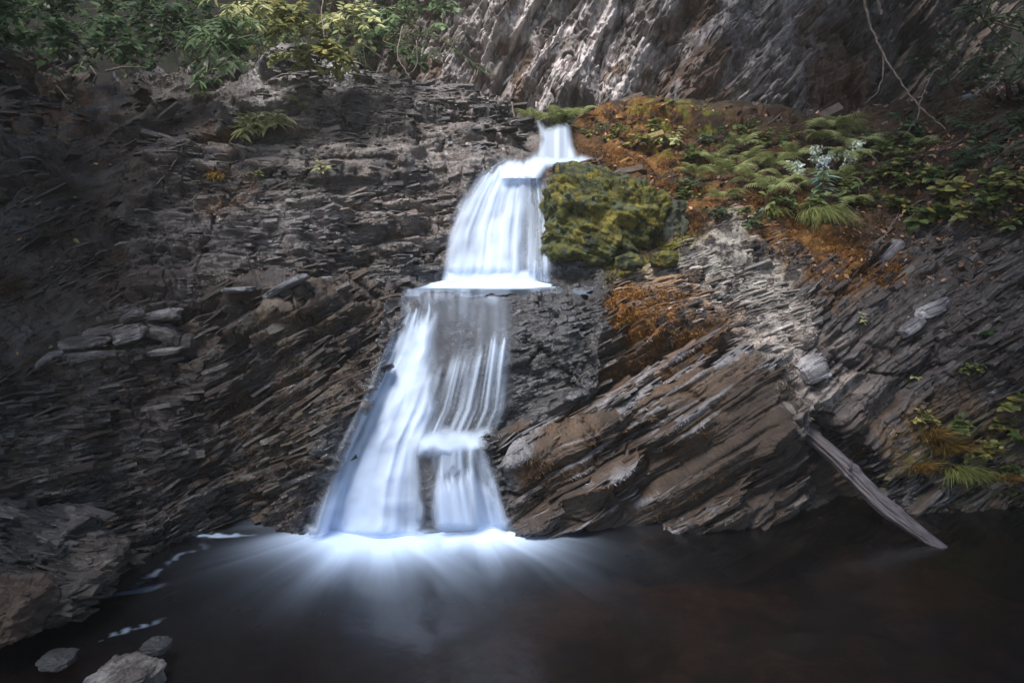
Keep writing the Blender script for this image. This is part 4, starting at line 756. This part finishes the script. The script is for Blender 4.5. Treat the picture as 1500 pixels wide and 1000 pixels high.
for i, (px, py, Y, lb) in enumerate([(75, 15, 6.6, 'dim bush behind the maple leaved shrubs'), (150, -10, 6.8, 'dim bush behind the ovate leaves at the top edge'), (0, 25, 6.2, 'dim bush in the far top left corner'), (225, 10, 6.8, 'dim bush behind the blue green leaf cluster'), (300, 0, 6.9, 'dim bush behind the long leaved shrub'), (20, 90, 6.0, 'dim low bush on the left rock edge'), (115, 60, 6.8, 'dim bush filling the gap above the dark hollow'), (190, 40, 7.0, 'dim bush behind the blue green leaves'), (265, 50, 6.8, 'dim bush above the top of the dark slab'), (400, 40, 7.0, 'dim bush behind the sunlit yellow green shrub'), (560, 60, 7.2, 'dim bush in front of the left end of the cliff')]):
    shrub('shrub', spx(px, py, Y), 12, .5, 12, .08, OVATE if i % 2 else MAPLE, LEAF_DARK, lb, group=G1, aim=(0, -.6, 0), spread=1.0)
# dim thickets further back, before the hillside
for i, (px, py, Y, mt, lb) in enumerate([(40, 60, 7.5, LEAF_DARK, 'dark thicket far back in the top left corner'), (150, 70, 7.8, LEAF_DARK, 'dark thicket behind the hollow in the left rock'), (260, 40, 8, LEAF_DARK, 'dark thicket behind the dark slab'), (380, 50, 8, LEAF_DARK, 'dim thicket behind the long leaved shrubs'),
    (480, 30, 8, LEAF_HERB, 'olive thicket behind the yellow shrubs'), (560, 70, 8, LEAF_DARK, 'dark needle like thicket left of the cliff'), (600, 30, 8, LEAF_DARK, 'tall dark thicket against the edge of the cliff'), (1440, 30, 8.2, LEAF_DARK, 'dark undergrowth in the top right corner'), (1470, 130, 7.6, LEAF_DARK, 'dark undergrowth on the right above the bank'), (1390, 130, 8, LEAF_DARK, 'dark bushes just right of the hanging branch')]):
    shrub('thicket', spx(px, py, Y), 10, .95, 14, .085, LANCE if i in (5, 6, 8) else OVATE, mt, lb, 'thicket', aim=(0, -.6, .1), spread=1.0, stem=.01, group='dark thickets in the background', branchy=4)
# small plants standing on the rock
def on(px, py, l=.02): return surf(px, py, l)
for (px, py, nb, ln, nl, sz, pr_, mt, lb) in [
    (375, 188, 8, .2, 9, .115, LANCE, LEAF_PALE, 'pale yellowish herb growing from the left of the dome'), (402, 186, 6, .2, 8, .12, LANCE, LEAF_PALE, 'pale long leaved herb right beside the yellowish one on the dome'),
    (478, 250, 4, .10, 5, .045, OVATE, LEAF_PALE, 'small pale seedling in the middle of the dome'), (377, 256, 3, .07, 4, .04, OVATE, LEAF_PALE, 'tiny seedling below the pale herbs'), (300, 118, 5, .14, 6, .10, LANCE, LEAF_TEAL, 'lance leaved sprig on the crest of the dark slab'), (295, 140, 4, .1, 5, .07, LANCE, LEAF_HERB, 'short sprig below the lance leaved one'),
    (812, 150, 7, .2, 8, .06, OVATE, LEAF_HERB, 'low yellow green bush at the notch above the topmost fall'), (985, 208, 6, .15, 7, .06, OVATE, LEAF_PALE, 'pale leaved herb left of the ferns'), (1015, 232, 6, .15, 7, .055, OVATE, LEAF_HERB, 'bushy green herb left of the lowest ferns'), (960, 190, 5, .12, 7, .05, ROUND, LEAF_YEL, 'yellowish herb on the orange moss by the notch'),
    (1185, 300, 8, .16, 8, .05, OVATE, LEAF_HERB, 'green undergrowth under the blue green plant'), (1240, 285, 6, .16, 7, .05, OVATE, LEAF_HERB, 'small leaved herb right of the blue green plant'), (1262, 300, 5, .18, 7, .06, OVATE, LEAF_HERB, 'thin herb beside the upright stick'), (1290, 225, 6, .2, 7, .055, OVATE, LEAF_HERB, 'herb at the right end of the fern row'),
    (1325, 240, 7, .2, 8, .055, OVATE, LEAF_HERB, 'herb in the leaf litter below the hanging branch'), (1335, 215, 6, .2, 7, .05, ROUND, LEAF_DARK, 'dim herb directly below the tip of the hanging branch'), (1352, 265, 8, .18, 8, .07, OVATE, LEAF_HERB, 'broad leaved herb in the middle of the litter'), (1310, 275, 6, .18, 7, .05, OVATE, LEAF_HERB, 'slender herb in the litter right of the pale stick'),
    (1385, 290, 9, .17, 8, .075, ROUND, LEAF_YEL, 'bright yellow green round leaved herb on the right bank'), (1372, 320, 7, .15, 7, .07, ROUND, LEAF_HERB, 'round leaved herb just below the bright one'), (1410, 315, 7, .14, 7, .06, ROUND, LEAF_YEL, 'yellowish herb right of the round leaved ones'), (1340, 322, 6, .13, 7, .06, OVATE, LEAF_HERB, 'herb hanging over the slate below the litter'),
    (1445, 265, 6, .2, 7, .06, OVATE, LEAF_HERB, 'herb on the far right bank'), (1485, 280, 7, .2, 8, .06, OVATE, LEAF_YEL, 'yellow flecked herb at the right edge of the bank'), (1480, 335, 7, .16, 8, .055, OVATE, LEAF_HERB, 'herb hanging down at the right edge above the slates'), (1430, 230, 6, .22, 7, .055, OVATE, LEAF_DARK, 'dark herb high on the far right bank'),
    (1488, 590, 6, .12, 7, .07, ROUND, LEAF_YEL, 'yellow green herb at the right edge above the orange moss'), (1460, 625, 6, .11, 7, .05, ROUND, LEAF_YEL, 'low bright herb between the orange moss and the right edge'), (1492, 640, 5, .12, 6, .07, MAPLE, LEAF_HERB, 'broad leaved herb low at the right edge'), (1420, 670, 6, .1, 8, .035, ROUND, LEAF_YEL, 'tiny leaved yellow patch plant beside the lower grass tuft'), (1470, 690, 6, .1, 8, .035, ROUND, LEAF_HERB, 'tiny leaved green plant right of the lower grass tuft'),
    (1440, 500, 7, .12, 8, .03, ROUND, LEAF_DARK, 'dark creeping plant on the far right slope'), (1420, 545, 7, .1, 8, .03, ROUND, LEAF_HERB, 'small leaved creeping plant below the dark one on the far right slope'), (1350, 610, 6, .1, 8, .03, ROUND, LEAF_YEL, 'orange flecked tiny leaved plant above the lower grass tufts'), (1395, 620, 7, .12, 9, .035, ROUND, LEAF_HERB, 'low olive plant between the creeping plant and the orange tuft'), (1450, 660, 7, .12, 9, .04, ROUND, LEAF_YEL, 'yellow green patch plant right above the waterline at the right'),
    (905, 200, 6, .14, 8, .045, OVATE, LEAF_HERB, 'olive herb above the mossy boulder'), (935, 215, 6, .14, 8, .05, ROUND, LEAF_YEL, 'yellow leaved herb above the right side of the mossy boulder'), (1040, 205, 7, .2, 8, .055, OVATE, LEAF_DARK, 'dark herb behind the left end of the fern row'), (1090, 195, 6, .2, 8, .05, OVATE, LEAF_HERB, 'thin olive herb at the cliff foot behind the ferns'),
    (1150, 205, 7, .2, 8, .05, OVATE, LEAF_HERB, 'leafy herb at the cliff foot left of the dim fern'), (1275, 205, 7, .2, 9, .05, OVATE, LEAF_DARK, 'dark herb right of the fern row under the cliff'), (1320, 195, 7, .2, 9, .05, ROUND, LEAF_DARK, 'dark round leaved herb under the lower end of the hanging branch'), (1270, 262, 7, .2, 9, .055, OVATE, LEAF_HERB, 'leafy herb between the fern row and the litter'),
    (1300, 305, 7, .18, 9, .05, OVATE, LEAF_HERB, 'herb hanging over the litter beside the curved twig'), (1400, 255, 8, .2, 9, .06, OVATE, LEAF_DARK, 'dark leafy herb above the bright round leaved one'), (1440, 300, 8, .2, 9, .06, ROUND, LEAF_HERB, 'round leaved herb between the yellowish one and the right edge'), (1460, 230, 8, .25, 10, .05, LANCE, LEAF_DARK, 'dark needle leaved plant high on the right bank'), (1400, 180, 9, .3, 11, .05, LANCE, LEAF_DARK, 'drooping dark needle leaved plant below the top right thicket'), (1480, 190, 9, .3, 11, .05, LANCE, LEAF_DARK, 'drooping dark needle leaved plant at the right edge'),
    (870, 196, 5, .12, 7, .04, OVATE, LEAF_HERB, 'small herb on the orange moss right of the topmost fall'), (1010, 275, 7, .15, 9, .045, OVATE, LEAF_DARK, 'dark herb between the mossy boulder and the ferns'), (1120, 215, 7, .18, 9, .05, OVATE, LEAF_HERB, 'herb behind the middle of the fern row'),
    (1337, 553, 3, .05, 3, .04, OVATE, LEAF_PALE, 'single pale seedling in the middle of the right slope'), (1263, 470, 3, .06, 4, .03, OVATE, LEAF_PALE, 'tiny seedling on the pale joint of the right slope'), (1170, 312, 7, .14, 8, .045, OVATE, LEAF_HERB, 'undergrowth left of the big grass tuft'), (1050, 320, 6, .14, 8, .045, OVATE, LEAF_DARK, 'dark undergrowth beneath the ferns'), (1095, 325, 6, .14, 8, .045, OVATE, LEAF_DARK, 'dark undergrowth beside the small grass tuft'), (1140, 300, 6, .15, 8, .05, OVATE, LEAF_HERB, 'green undergrowth in the middle below the ferns'),
    (1005, 295, 6, .13, 8, .045, OVATE, LEAF_HERB, 'green undergrowth right of the mossy boulder')]:
    if px > 860 and py < 345: nb = int(nb * 1.4); ln *= 1.25; sz *= 1.1
    shrub('herb', on(px, py), nb, ln, nl, sz, pr_, mt, lb, 'plant', aim=(0, -.7, .55), spread=.8, stem=.003, group='small leafy plants on the rocks', branchy=1)
def frondmesh(seed, droop):
    r = np.random.default_rng(seed); k = 17; V = []; Fc = []; t = np.linspace(0, 1, 12); rach = np.stack([.06 * np.sin(t * 2 + seed), t * .92, .34 * np.sin(t * 1.9) - droop * t * t], -1)
    tv, tf = tube_data([(rach, np.linspace(.009, .002, 12))], 4); V = list(tv); Fc = [tuple(f) for f in tf]
    for i in range(k):
        q = .12 + .86 * i / k; c = np.array([np.interp(q, t, rach[:, a]) for a in range(3)]); c2 = np.array([np.interp(min(q + .05, 1), t, rach[:, a]) for a in range(3)]); tg = c2 - c; tg /= np.linalg.norm(tg) + 1e-9
        L_ = .30 * math.sin(math.pi * min(1, (q * .86 + .12))) ** .8 * (1.02 - .35 * q) + .02
        for s in (-1, 1):
            d = np.array([s, .38, -.18]) + (r.random(3) - .5) * .16; d /= np.linalg.norm(d); w = tg * L_ * .075; a = len(V); m = 5
            for j in range(m + 1):
                u = j / m; hw = (1 - u) ** .7 * (1.0 if j % 2 == 0 else 1.25) if j < m else .05
                p = c + d * L_ * u + np.array([0, 0, -.12 * L_ * u * u]); V += [p - w * hw, p + w * hw]
            for j in range(m): Fc.append((a + 2 * j, a + 2 * j + 1, a + 2 * j + 3, a + 2 * j + 2))
    me = bpy.data.meshes.new('frond'); me.from_pydata([tuple(v) for v in V], [], Fc); at_ = me.attributes.new('rnd', 'FLOAT', 'POINT'); at_.data.foreach_set('value', (.2 + .6 * r.random(len(V)) * .5 + .2).astype(np.float32)); me.materials.append(FERN); return me
FRONDS = [frondmesh(i, .25 + .12 * i) for i in range(4)]
def fern(px, py, size, nf, label, mat=None, up=.5, face=-1.57):
    p = on(px, py, .03); root = empty('fern', p, label=label, cat='fern', group='ferns on the rocks')
    for i in range(nf):
        o = bpy.data.objects.new('frond', FRONDS[random.randrange(4)]); COL.objects.link(o); o.parent = root
        a = face + (i - (nf - 1) / 2) * (2.9 / max(nf - 1, 1)) + random.uniform(-.2, .2)
        s = size * random.uniform(.75, 1.15); o.scale = (s, s, s); o.rotation_euler = (random.uniform(.0, .75) * up * 1.5 - .15, random.uniform(-.35, .35), a - math.pi / 2)
    return root
for px, py, sz, nf, lb in [(1045, 240, .30, 7, 'leftmost pale fern on the bank'), (1068, 258, .32, 7, 'pale fern above the dark undergrowth'), (1100, 238, .30, 7, 'fern with upright fronds behind the pale front ones'), (1100, 270, .32, 6, 'low fern whose fronds hang over the moss'), (1128, 250, .32, 7, 'fern in the middle of the fern row'),
    (1130, 283, .30, 6, 'fern hanging low in the middle of the row'), (1158, 235, .32, 7, 'fern left of the white flowers'), (1150, 268, .28, 6, 'fern below the white flowers'), (1212, 188, .34, 6, 'dim fern standing against the cliff foot'), (1240, 195, .30, 6, 'small dim fern behind the white flowers'), (1205, 205, .3, 7, 'fern directly behind the white flowers'),
    (1232, 232, .32, 7, 'fern at the right side of the white flowers'), (1255, 220, .30, 6, 'fern at the right end of the row'), (1215, 262, .28, 6, 'fern above the blue green plant'), (1235, 268, .26, 6, 'darker fern right of the blue green plant'), (1060, 292, .26, 6, 'dark fern low under the leftmost ones'), (1020, 260, .24, 6, 'small fern at the left end of the row'), (1245, 300, .26, 6, 'narrow dark fern by the upright stick'),
    (812, 140, .30, 7, 'yellow green fern above the topmost fall'), (800, 128, .24, 5, 'small fern behind the one above the topmost fall'), (828, 150, .24, 5, 'small fern at the right side of the notch'), (438, 160, .20, 4, 'little yellow fern on the dome'), (1080, 215, .26, 6, 'fern behind the row at the cliff foot'), (1180, 275, .26, 6, 'fern left above the blue green plant'), (1345, 218, .24, 5, 'small dim fern in the leaf litter')]: fern(px, py, sz, nf, lb)
def tuft(px, py, n, L_, mat, label, hang=.6, spread=.5, w=.0035, aim=(0, -.45, .8)):
    p = on(px, py, .02); V = []; Fc = []; rn = []; k = 7
    for i in range(n):
        d = np.array(aim) + rv(1, spread)[0] * np.array([1.4, .6, .5]); d /= np.linalg.norm(d); l = L_ * random.uniform(.45, 1.1); t = np.linspace(0, 1, k)[:, None]
        pts = rv(1, .04)[0] * np.array([1.5, .5, .5]) + d * l * t + np.array([0, -.25, -hang * 1.5]) * l * t ** 2; sd = np.cross(d, [0, .2, 1]) + rv(1, .5)[0]; sd /= np.linalg.norm(sd); hw = w * (1 - t ** 1.5 * .9)
        a = len(V); V += [tuple(x) for x in np.stack([pts - sd * hw, pts + sd * hw], 1).reshape(-1, 3)]; Fc += [(a + 2 * j, a + 2 * j + 1, a + 2 * j + 3, a + 2 * j + 2) for j in range(k - 1)]; rn += [random.random()] * (2 * k)
    o = mesh('grass_tuft', V, np.array(Fc), mat, attrs={'rnd': ('FLOAT', np.array(rn)[:, None])}); o.location = p; return tag(o, label, 'grass', 'grass tufts')
tuft(1205, 322, 420, .40, GRASS, 'large drooping pale green grass tuft on the edge of the bank'); tuft(1185, 318, 160, .28, GRASS, 'smaller grass tuft hanging just left of the large one')
tuft(1130, 316, 90, .17, GRASS, 'small rounded grass tuft left of the large one'); tuft(320, 258, 50, .16, DRYG, 'sparse dry grass tuft on the left of the dome')
tuft(1378, 665, 300, .28, DRYG, 'orange yellow grass tuft above the pool at the right', hang=.3); tuft(1345, 690, 140, .2, DRYG, 'short rusty grass tuft nearest to the log', hang=.3); tuft(1425, 700, 220, .2, GRASS, 'yellow green grass tuft right of the pair above the pool', hang=.4); tuft(1470, 705, 140, .16, DRYG, 'low rusty grass tuft near the right edge above the pool', hang=.3)
tuft(1395, 690, 240, .26, GRASS, 'green grass tuft hanging to the pool beside the orange one', hang=.5); tuft(1362, 640, 120, .24, DRYG, 'thin dry grass above the orange tuft', hang=.3)
# blue-green plant and white flowers
p = on(1200, 300, .08); root = empty('blue_green_plant', p, label='blue green plant with narrow drooping leaves above the big grass tuft', cat='plant')
n = 46; a = rng.random(n) * 6.28; h = rng.random(n) * .22; pos = np.stack([.01 * np.cos(a), .01 * np.sin(a), h], -1); leafmesh('foliage', leafproto(.09, droop=.35), pos, np.stack([np.cos(a), np.sin(a) - .3, .1 + 0 * a], -1), np.tile([0, -.3, 1.], (n, 1)) + rv(n, .2), .10 + .05 * rng.random(n), GLAUC, root)
V, Fk = tube_data([(np.array([[0, 0, -.06], [.005, 0, .1], [0, .0, .27]]), [.005, .004, .002])]); mesh('stem', V, Fk, STEM, root)
n = 60; leafmesh('flower_head', ROUND, np.array([0, 0, .28]) + rv(n, .045), rv(n), rv(n), .016, leaf_material('petal_pale_blue', (.35, .42, .50), (.5, .58, .62), .2), root)
for px, py, nh, lb in [(1168, 243, 3, 'white flowering herb among the ferns, left cluster'), (1192, 222, 4, 'white flowering herb in the middle of the fern row'), (1222, 228, 3, 'white flowering herb at the right of the fern row'), (1240, 212, 2, 'white flowering herb highest among the ferns')]:
    p = on(px, py + 22, .09); root = empty('white_flower', p, label=lb, cat='flower', group='white flowering herbs')
    hd = [rv(1, .07)[0] + np.array([0, -.03, .03]) for _ in range(nh)]
    V, Fk = tube_data([(np.array([[0, .08, -.12], q * .6 + np.array([0, .03, -.03]), q]), [.004, .003, .002]) for q in hd], 4); mesh('stem', V, Fk, STEM, root)
    for q in hd: n = 45; leafmesh('flower_head', OVATE, q + rv(n, .035) * np.array([1.3, .6, .8]), rv(n) + [0, -.3, -.2], rv(n) + [0, -.5, .8], .022 + .018 * rng.random(n), PETAL, root)
# fallen leaves one can pick out
for px, py, sz, mt, lb in [(27, 352, .035, FALLEN, 'orange fallen leaf on the left slab at the edge'), (109, 350, .04, LEAF_YEL, 'yellow fallen leaf in the middle of the left slab'), (211, 208, .03, FALLEN, 'orange leaf high on the dark slab'), (146, 241, .025, FALLEN, 'rust red leaf on the dark slab'), (166, 244, .022, LITTER, 'small brown leaf on the dark slab'), (110, 294, .03, LEAF_YEL, 'pale yellow leaf low on the dark slab'),
    (47, 303, .04, LEAF_YEL, 'pair sized pale leaf low at the left of the slab'), (269, 129, .035, LITTER, 'pinkish leaf near the top of the dark slab'), (80, 508, .03, LEAF_YEL, 'yellow leaf left of the stone pile'), (28, 518, .022, FALLEN, 'small orange leaf far left below the slab'), (439, 735, .045, FALLEN, 'brown leaf stuck on the wet rock left of the lower fall'), (945, 405, .03, LEAF_PALE, 'pale leaf lying on the shelf near the moss'),
    (960, 408, .025, FALLEN, 'pinkish leaf on the shelf beside the pale one'), (1014, 388, .03, PETAL, 'white leaf fleck on the pale shelf'), (1228, 753, .04, FALLEN, 'orange leaf at the water edge left of the log'), (1320, 455, .03, FALLEN, 'orange leaf caught in the right slope slates'), (1370, 580, .03, FALLEN, 'orange leaf lower on the right slope'), (1312, 398, .03, FALLEN, 'rust leaf under the orange moss'), (768, 516, .02, LEAF_PALE, 'pale fleck leaf on the wet wall beside the lower fall')]:
    p = on(px, py, .015); V, Fc, rn = scatter(OVATE, [(0, 0, 0)], rv(1), [[0, -.8, .6]], sz * 1.1); o = mesh('fallen_leaf', V, Fc, mt, attrs={'rnd': ('FLOAT', rn[:, None])}); o.location = p; tag(o, lb, 'leaf', 'fallen leaves on the rocks')
# leaf litter: nobody could count it
pos = []; 
bx = np.concatenate([rng.uniform(1240, 1500, 900), rng.uniform(860, 1250, 400), rng.uniform(1180, 1480, 260)]); by = np.concatenate([rng.uniform(190, 340, 900), rng.uniform(165, 330, 400), rng.uniform(340, 420, 260)])
for x_, y_ in zip(bx, by):
    i = int((x_ + 250) / STEP); c0 = cy[i]; j = NB + int(np.clip((y_ - c0) / (850 - c0), 0, 1) * (NV - 1)); j = random.randint(5, NB) if random.random() < .3 else j; pos.append(P[j, i] + np.array([0, -.012, .012]))
n = len(pos); V, Fc, rn = scatter(OVATE, pos, rv(n), rv(n, .5) + np.array([0, -.7, .8]), .022 + .03 * rng.random(n)); o = mesh('leaf_litter', V, Fc, LITTER, attrs={'rnd': ('FLOAT', rn[:, None])}); tag(o, 'brown and reddish leaf litter strewn over the right bank', 'leaf litter', kind='stuff')
#@@SHADE
# ------------------------------------------------------------------ unseen trees added outside the frame to darken its edges and foreground
def added_shade_tree(x, y, h, r, label, seed, crown_z=None, n=1500):
    q = np.random.default_rng(seed); root = empty('added_shade_tree', (x, y, 0), label=label, cat='added_shade_tree', group='added trees shading the gorge')
    t = np.linspace(0, 1, 9)[:, None]; bx_ = (9.5 if x > 0 else -9.5); tr = np.array([bx_ - x, .4, 0]) * (1 - t ** 3) + np.array([0, 0, h]) * np.sin(t * 1.57); paths = [(tr, np.linspace(.16, .05, 9))]
    cz = crown_z or h
    for _ in range(9): d = q.normal(size=3); d[2] = abs(d[2]) * .5; d /= np.linalg.norm(d); paths.append((np.array([0, 0, h * .75]) + d * r * np.linspace(0, .85, 6)[:, None], np.linspace(.05, .012, 6)))
    V, Fk = tube_data(paths, 6); mesh('trunk', V, Fk, BARK, root)
    c = q.normal(size=(26, 3)); c /= np.linalg.norm(c, axis=1)[:, None]; c = c * r * (.35 + .55 * q.random((26, 1))) * [1, 1, .6]; p = c[q.integers(0, 26, n)] + q.normal(size=(n, 3)) * r * .2 + [0, 0, cz]
    leafmesh('crown', OVATE, p, q.normal(size=(n, 3)), q.normal(size=(n, 3)) + [0, 0, 1.2], .30 * (.6 + .8 * q.random(n)), LEAF_DARK, root)
SV = np.array(sd)
for i, (tx, ty, tz, H, r, n) in enumerate([(-3.1, 4.2, .8, 6.5, 1.9, 4600), (-3.3, 5.0, 1.6, 8, 1.3, 1500), (-.2, .3, 0, 6, 1.7, 2400), (2.6, 1.2, 0, 6.5, 2.0, 2600), (-3.0, 1.4, 0, 6, 1.8, 2600), (-3.8, 5.4, 1.5, 7, 1.6, 3600), (3.6, 6.4, 2.4, 9, 1.0, 2000), (3.9, 4.4, .6, 8, 1.5, 4200), (5.0, 7.3, 2.5, 9, 1.8, 2000), (4.2, 3, 0, 7, 1.8, 2200), (4.4, 9.0, 3.6, 11, 2.3, 4600)]):
    k = (H - tz) / SV[2]; c = np.array([tx, ty, tz]) + SV * k
    added_shade_tree(c[0], c[1], H, r, 'unseen leafy crown on a trunk, added outside the frame to shade the pool and rocks', 700 + i, H, n)

# ------------------------------------------------------------------ haze in the gorge
V = [(x, y, z) for x in (-40, 40) for y in (-30, 40) for z in (-2.5, 14)]
m, N, L, out = newmat('haze'); vp = N('ShaderNodeVolumePrincipled'); vp.inputs['Color'].default_value = (1, .96, .88, 1); vp.inputs['Density'].default_value = .003; L(vp.outputs[0], out.inputs['Volume'])
tag(mesh('haze', V, [(0, 1, 3, 2), (4, 6, 7, 5), (0, 4, 5, 1), (2, 3, 7, 6), (0, 2, 6, 4), (1, 5, 7, 3)], m, smooth=False), 'thin warm haze hanging in the gorge', 'haze', kind='stuff')
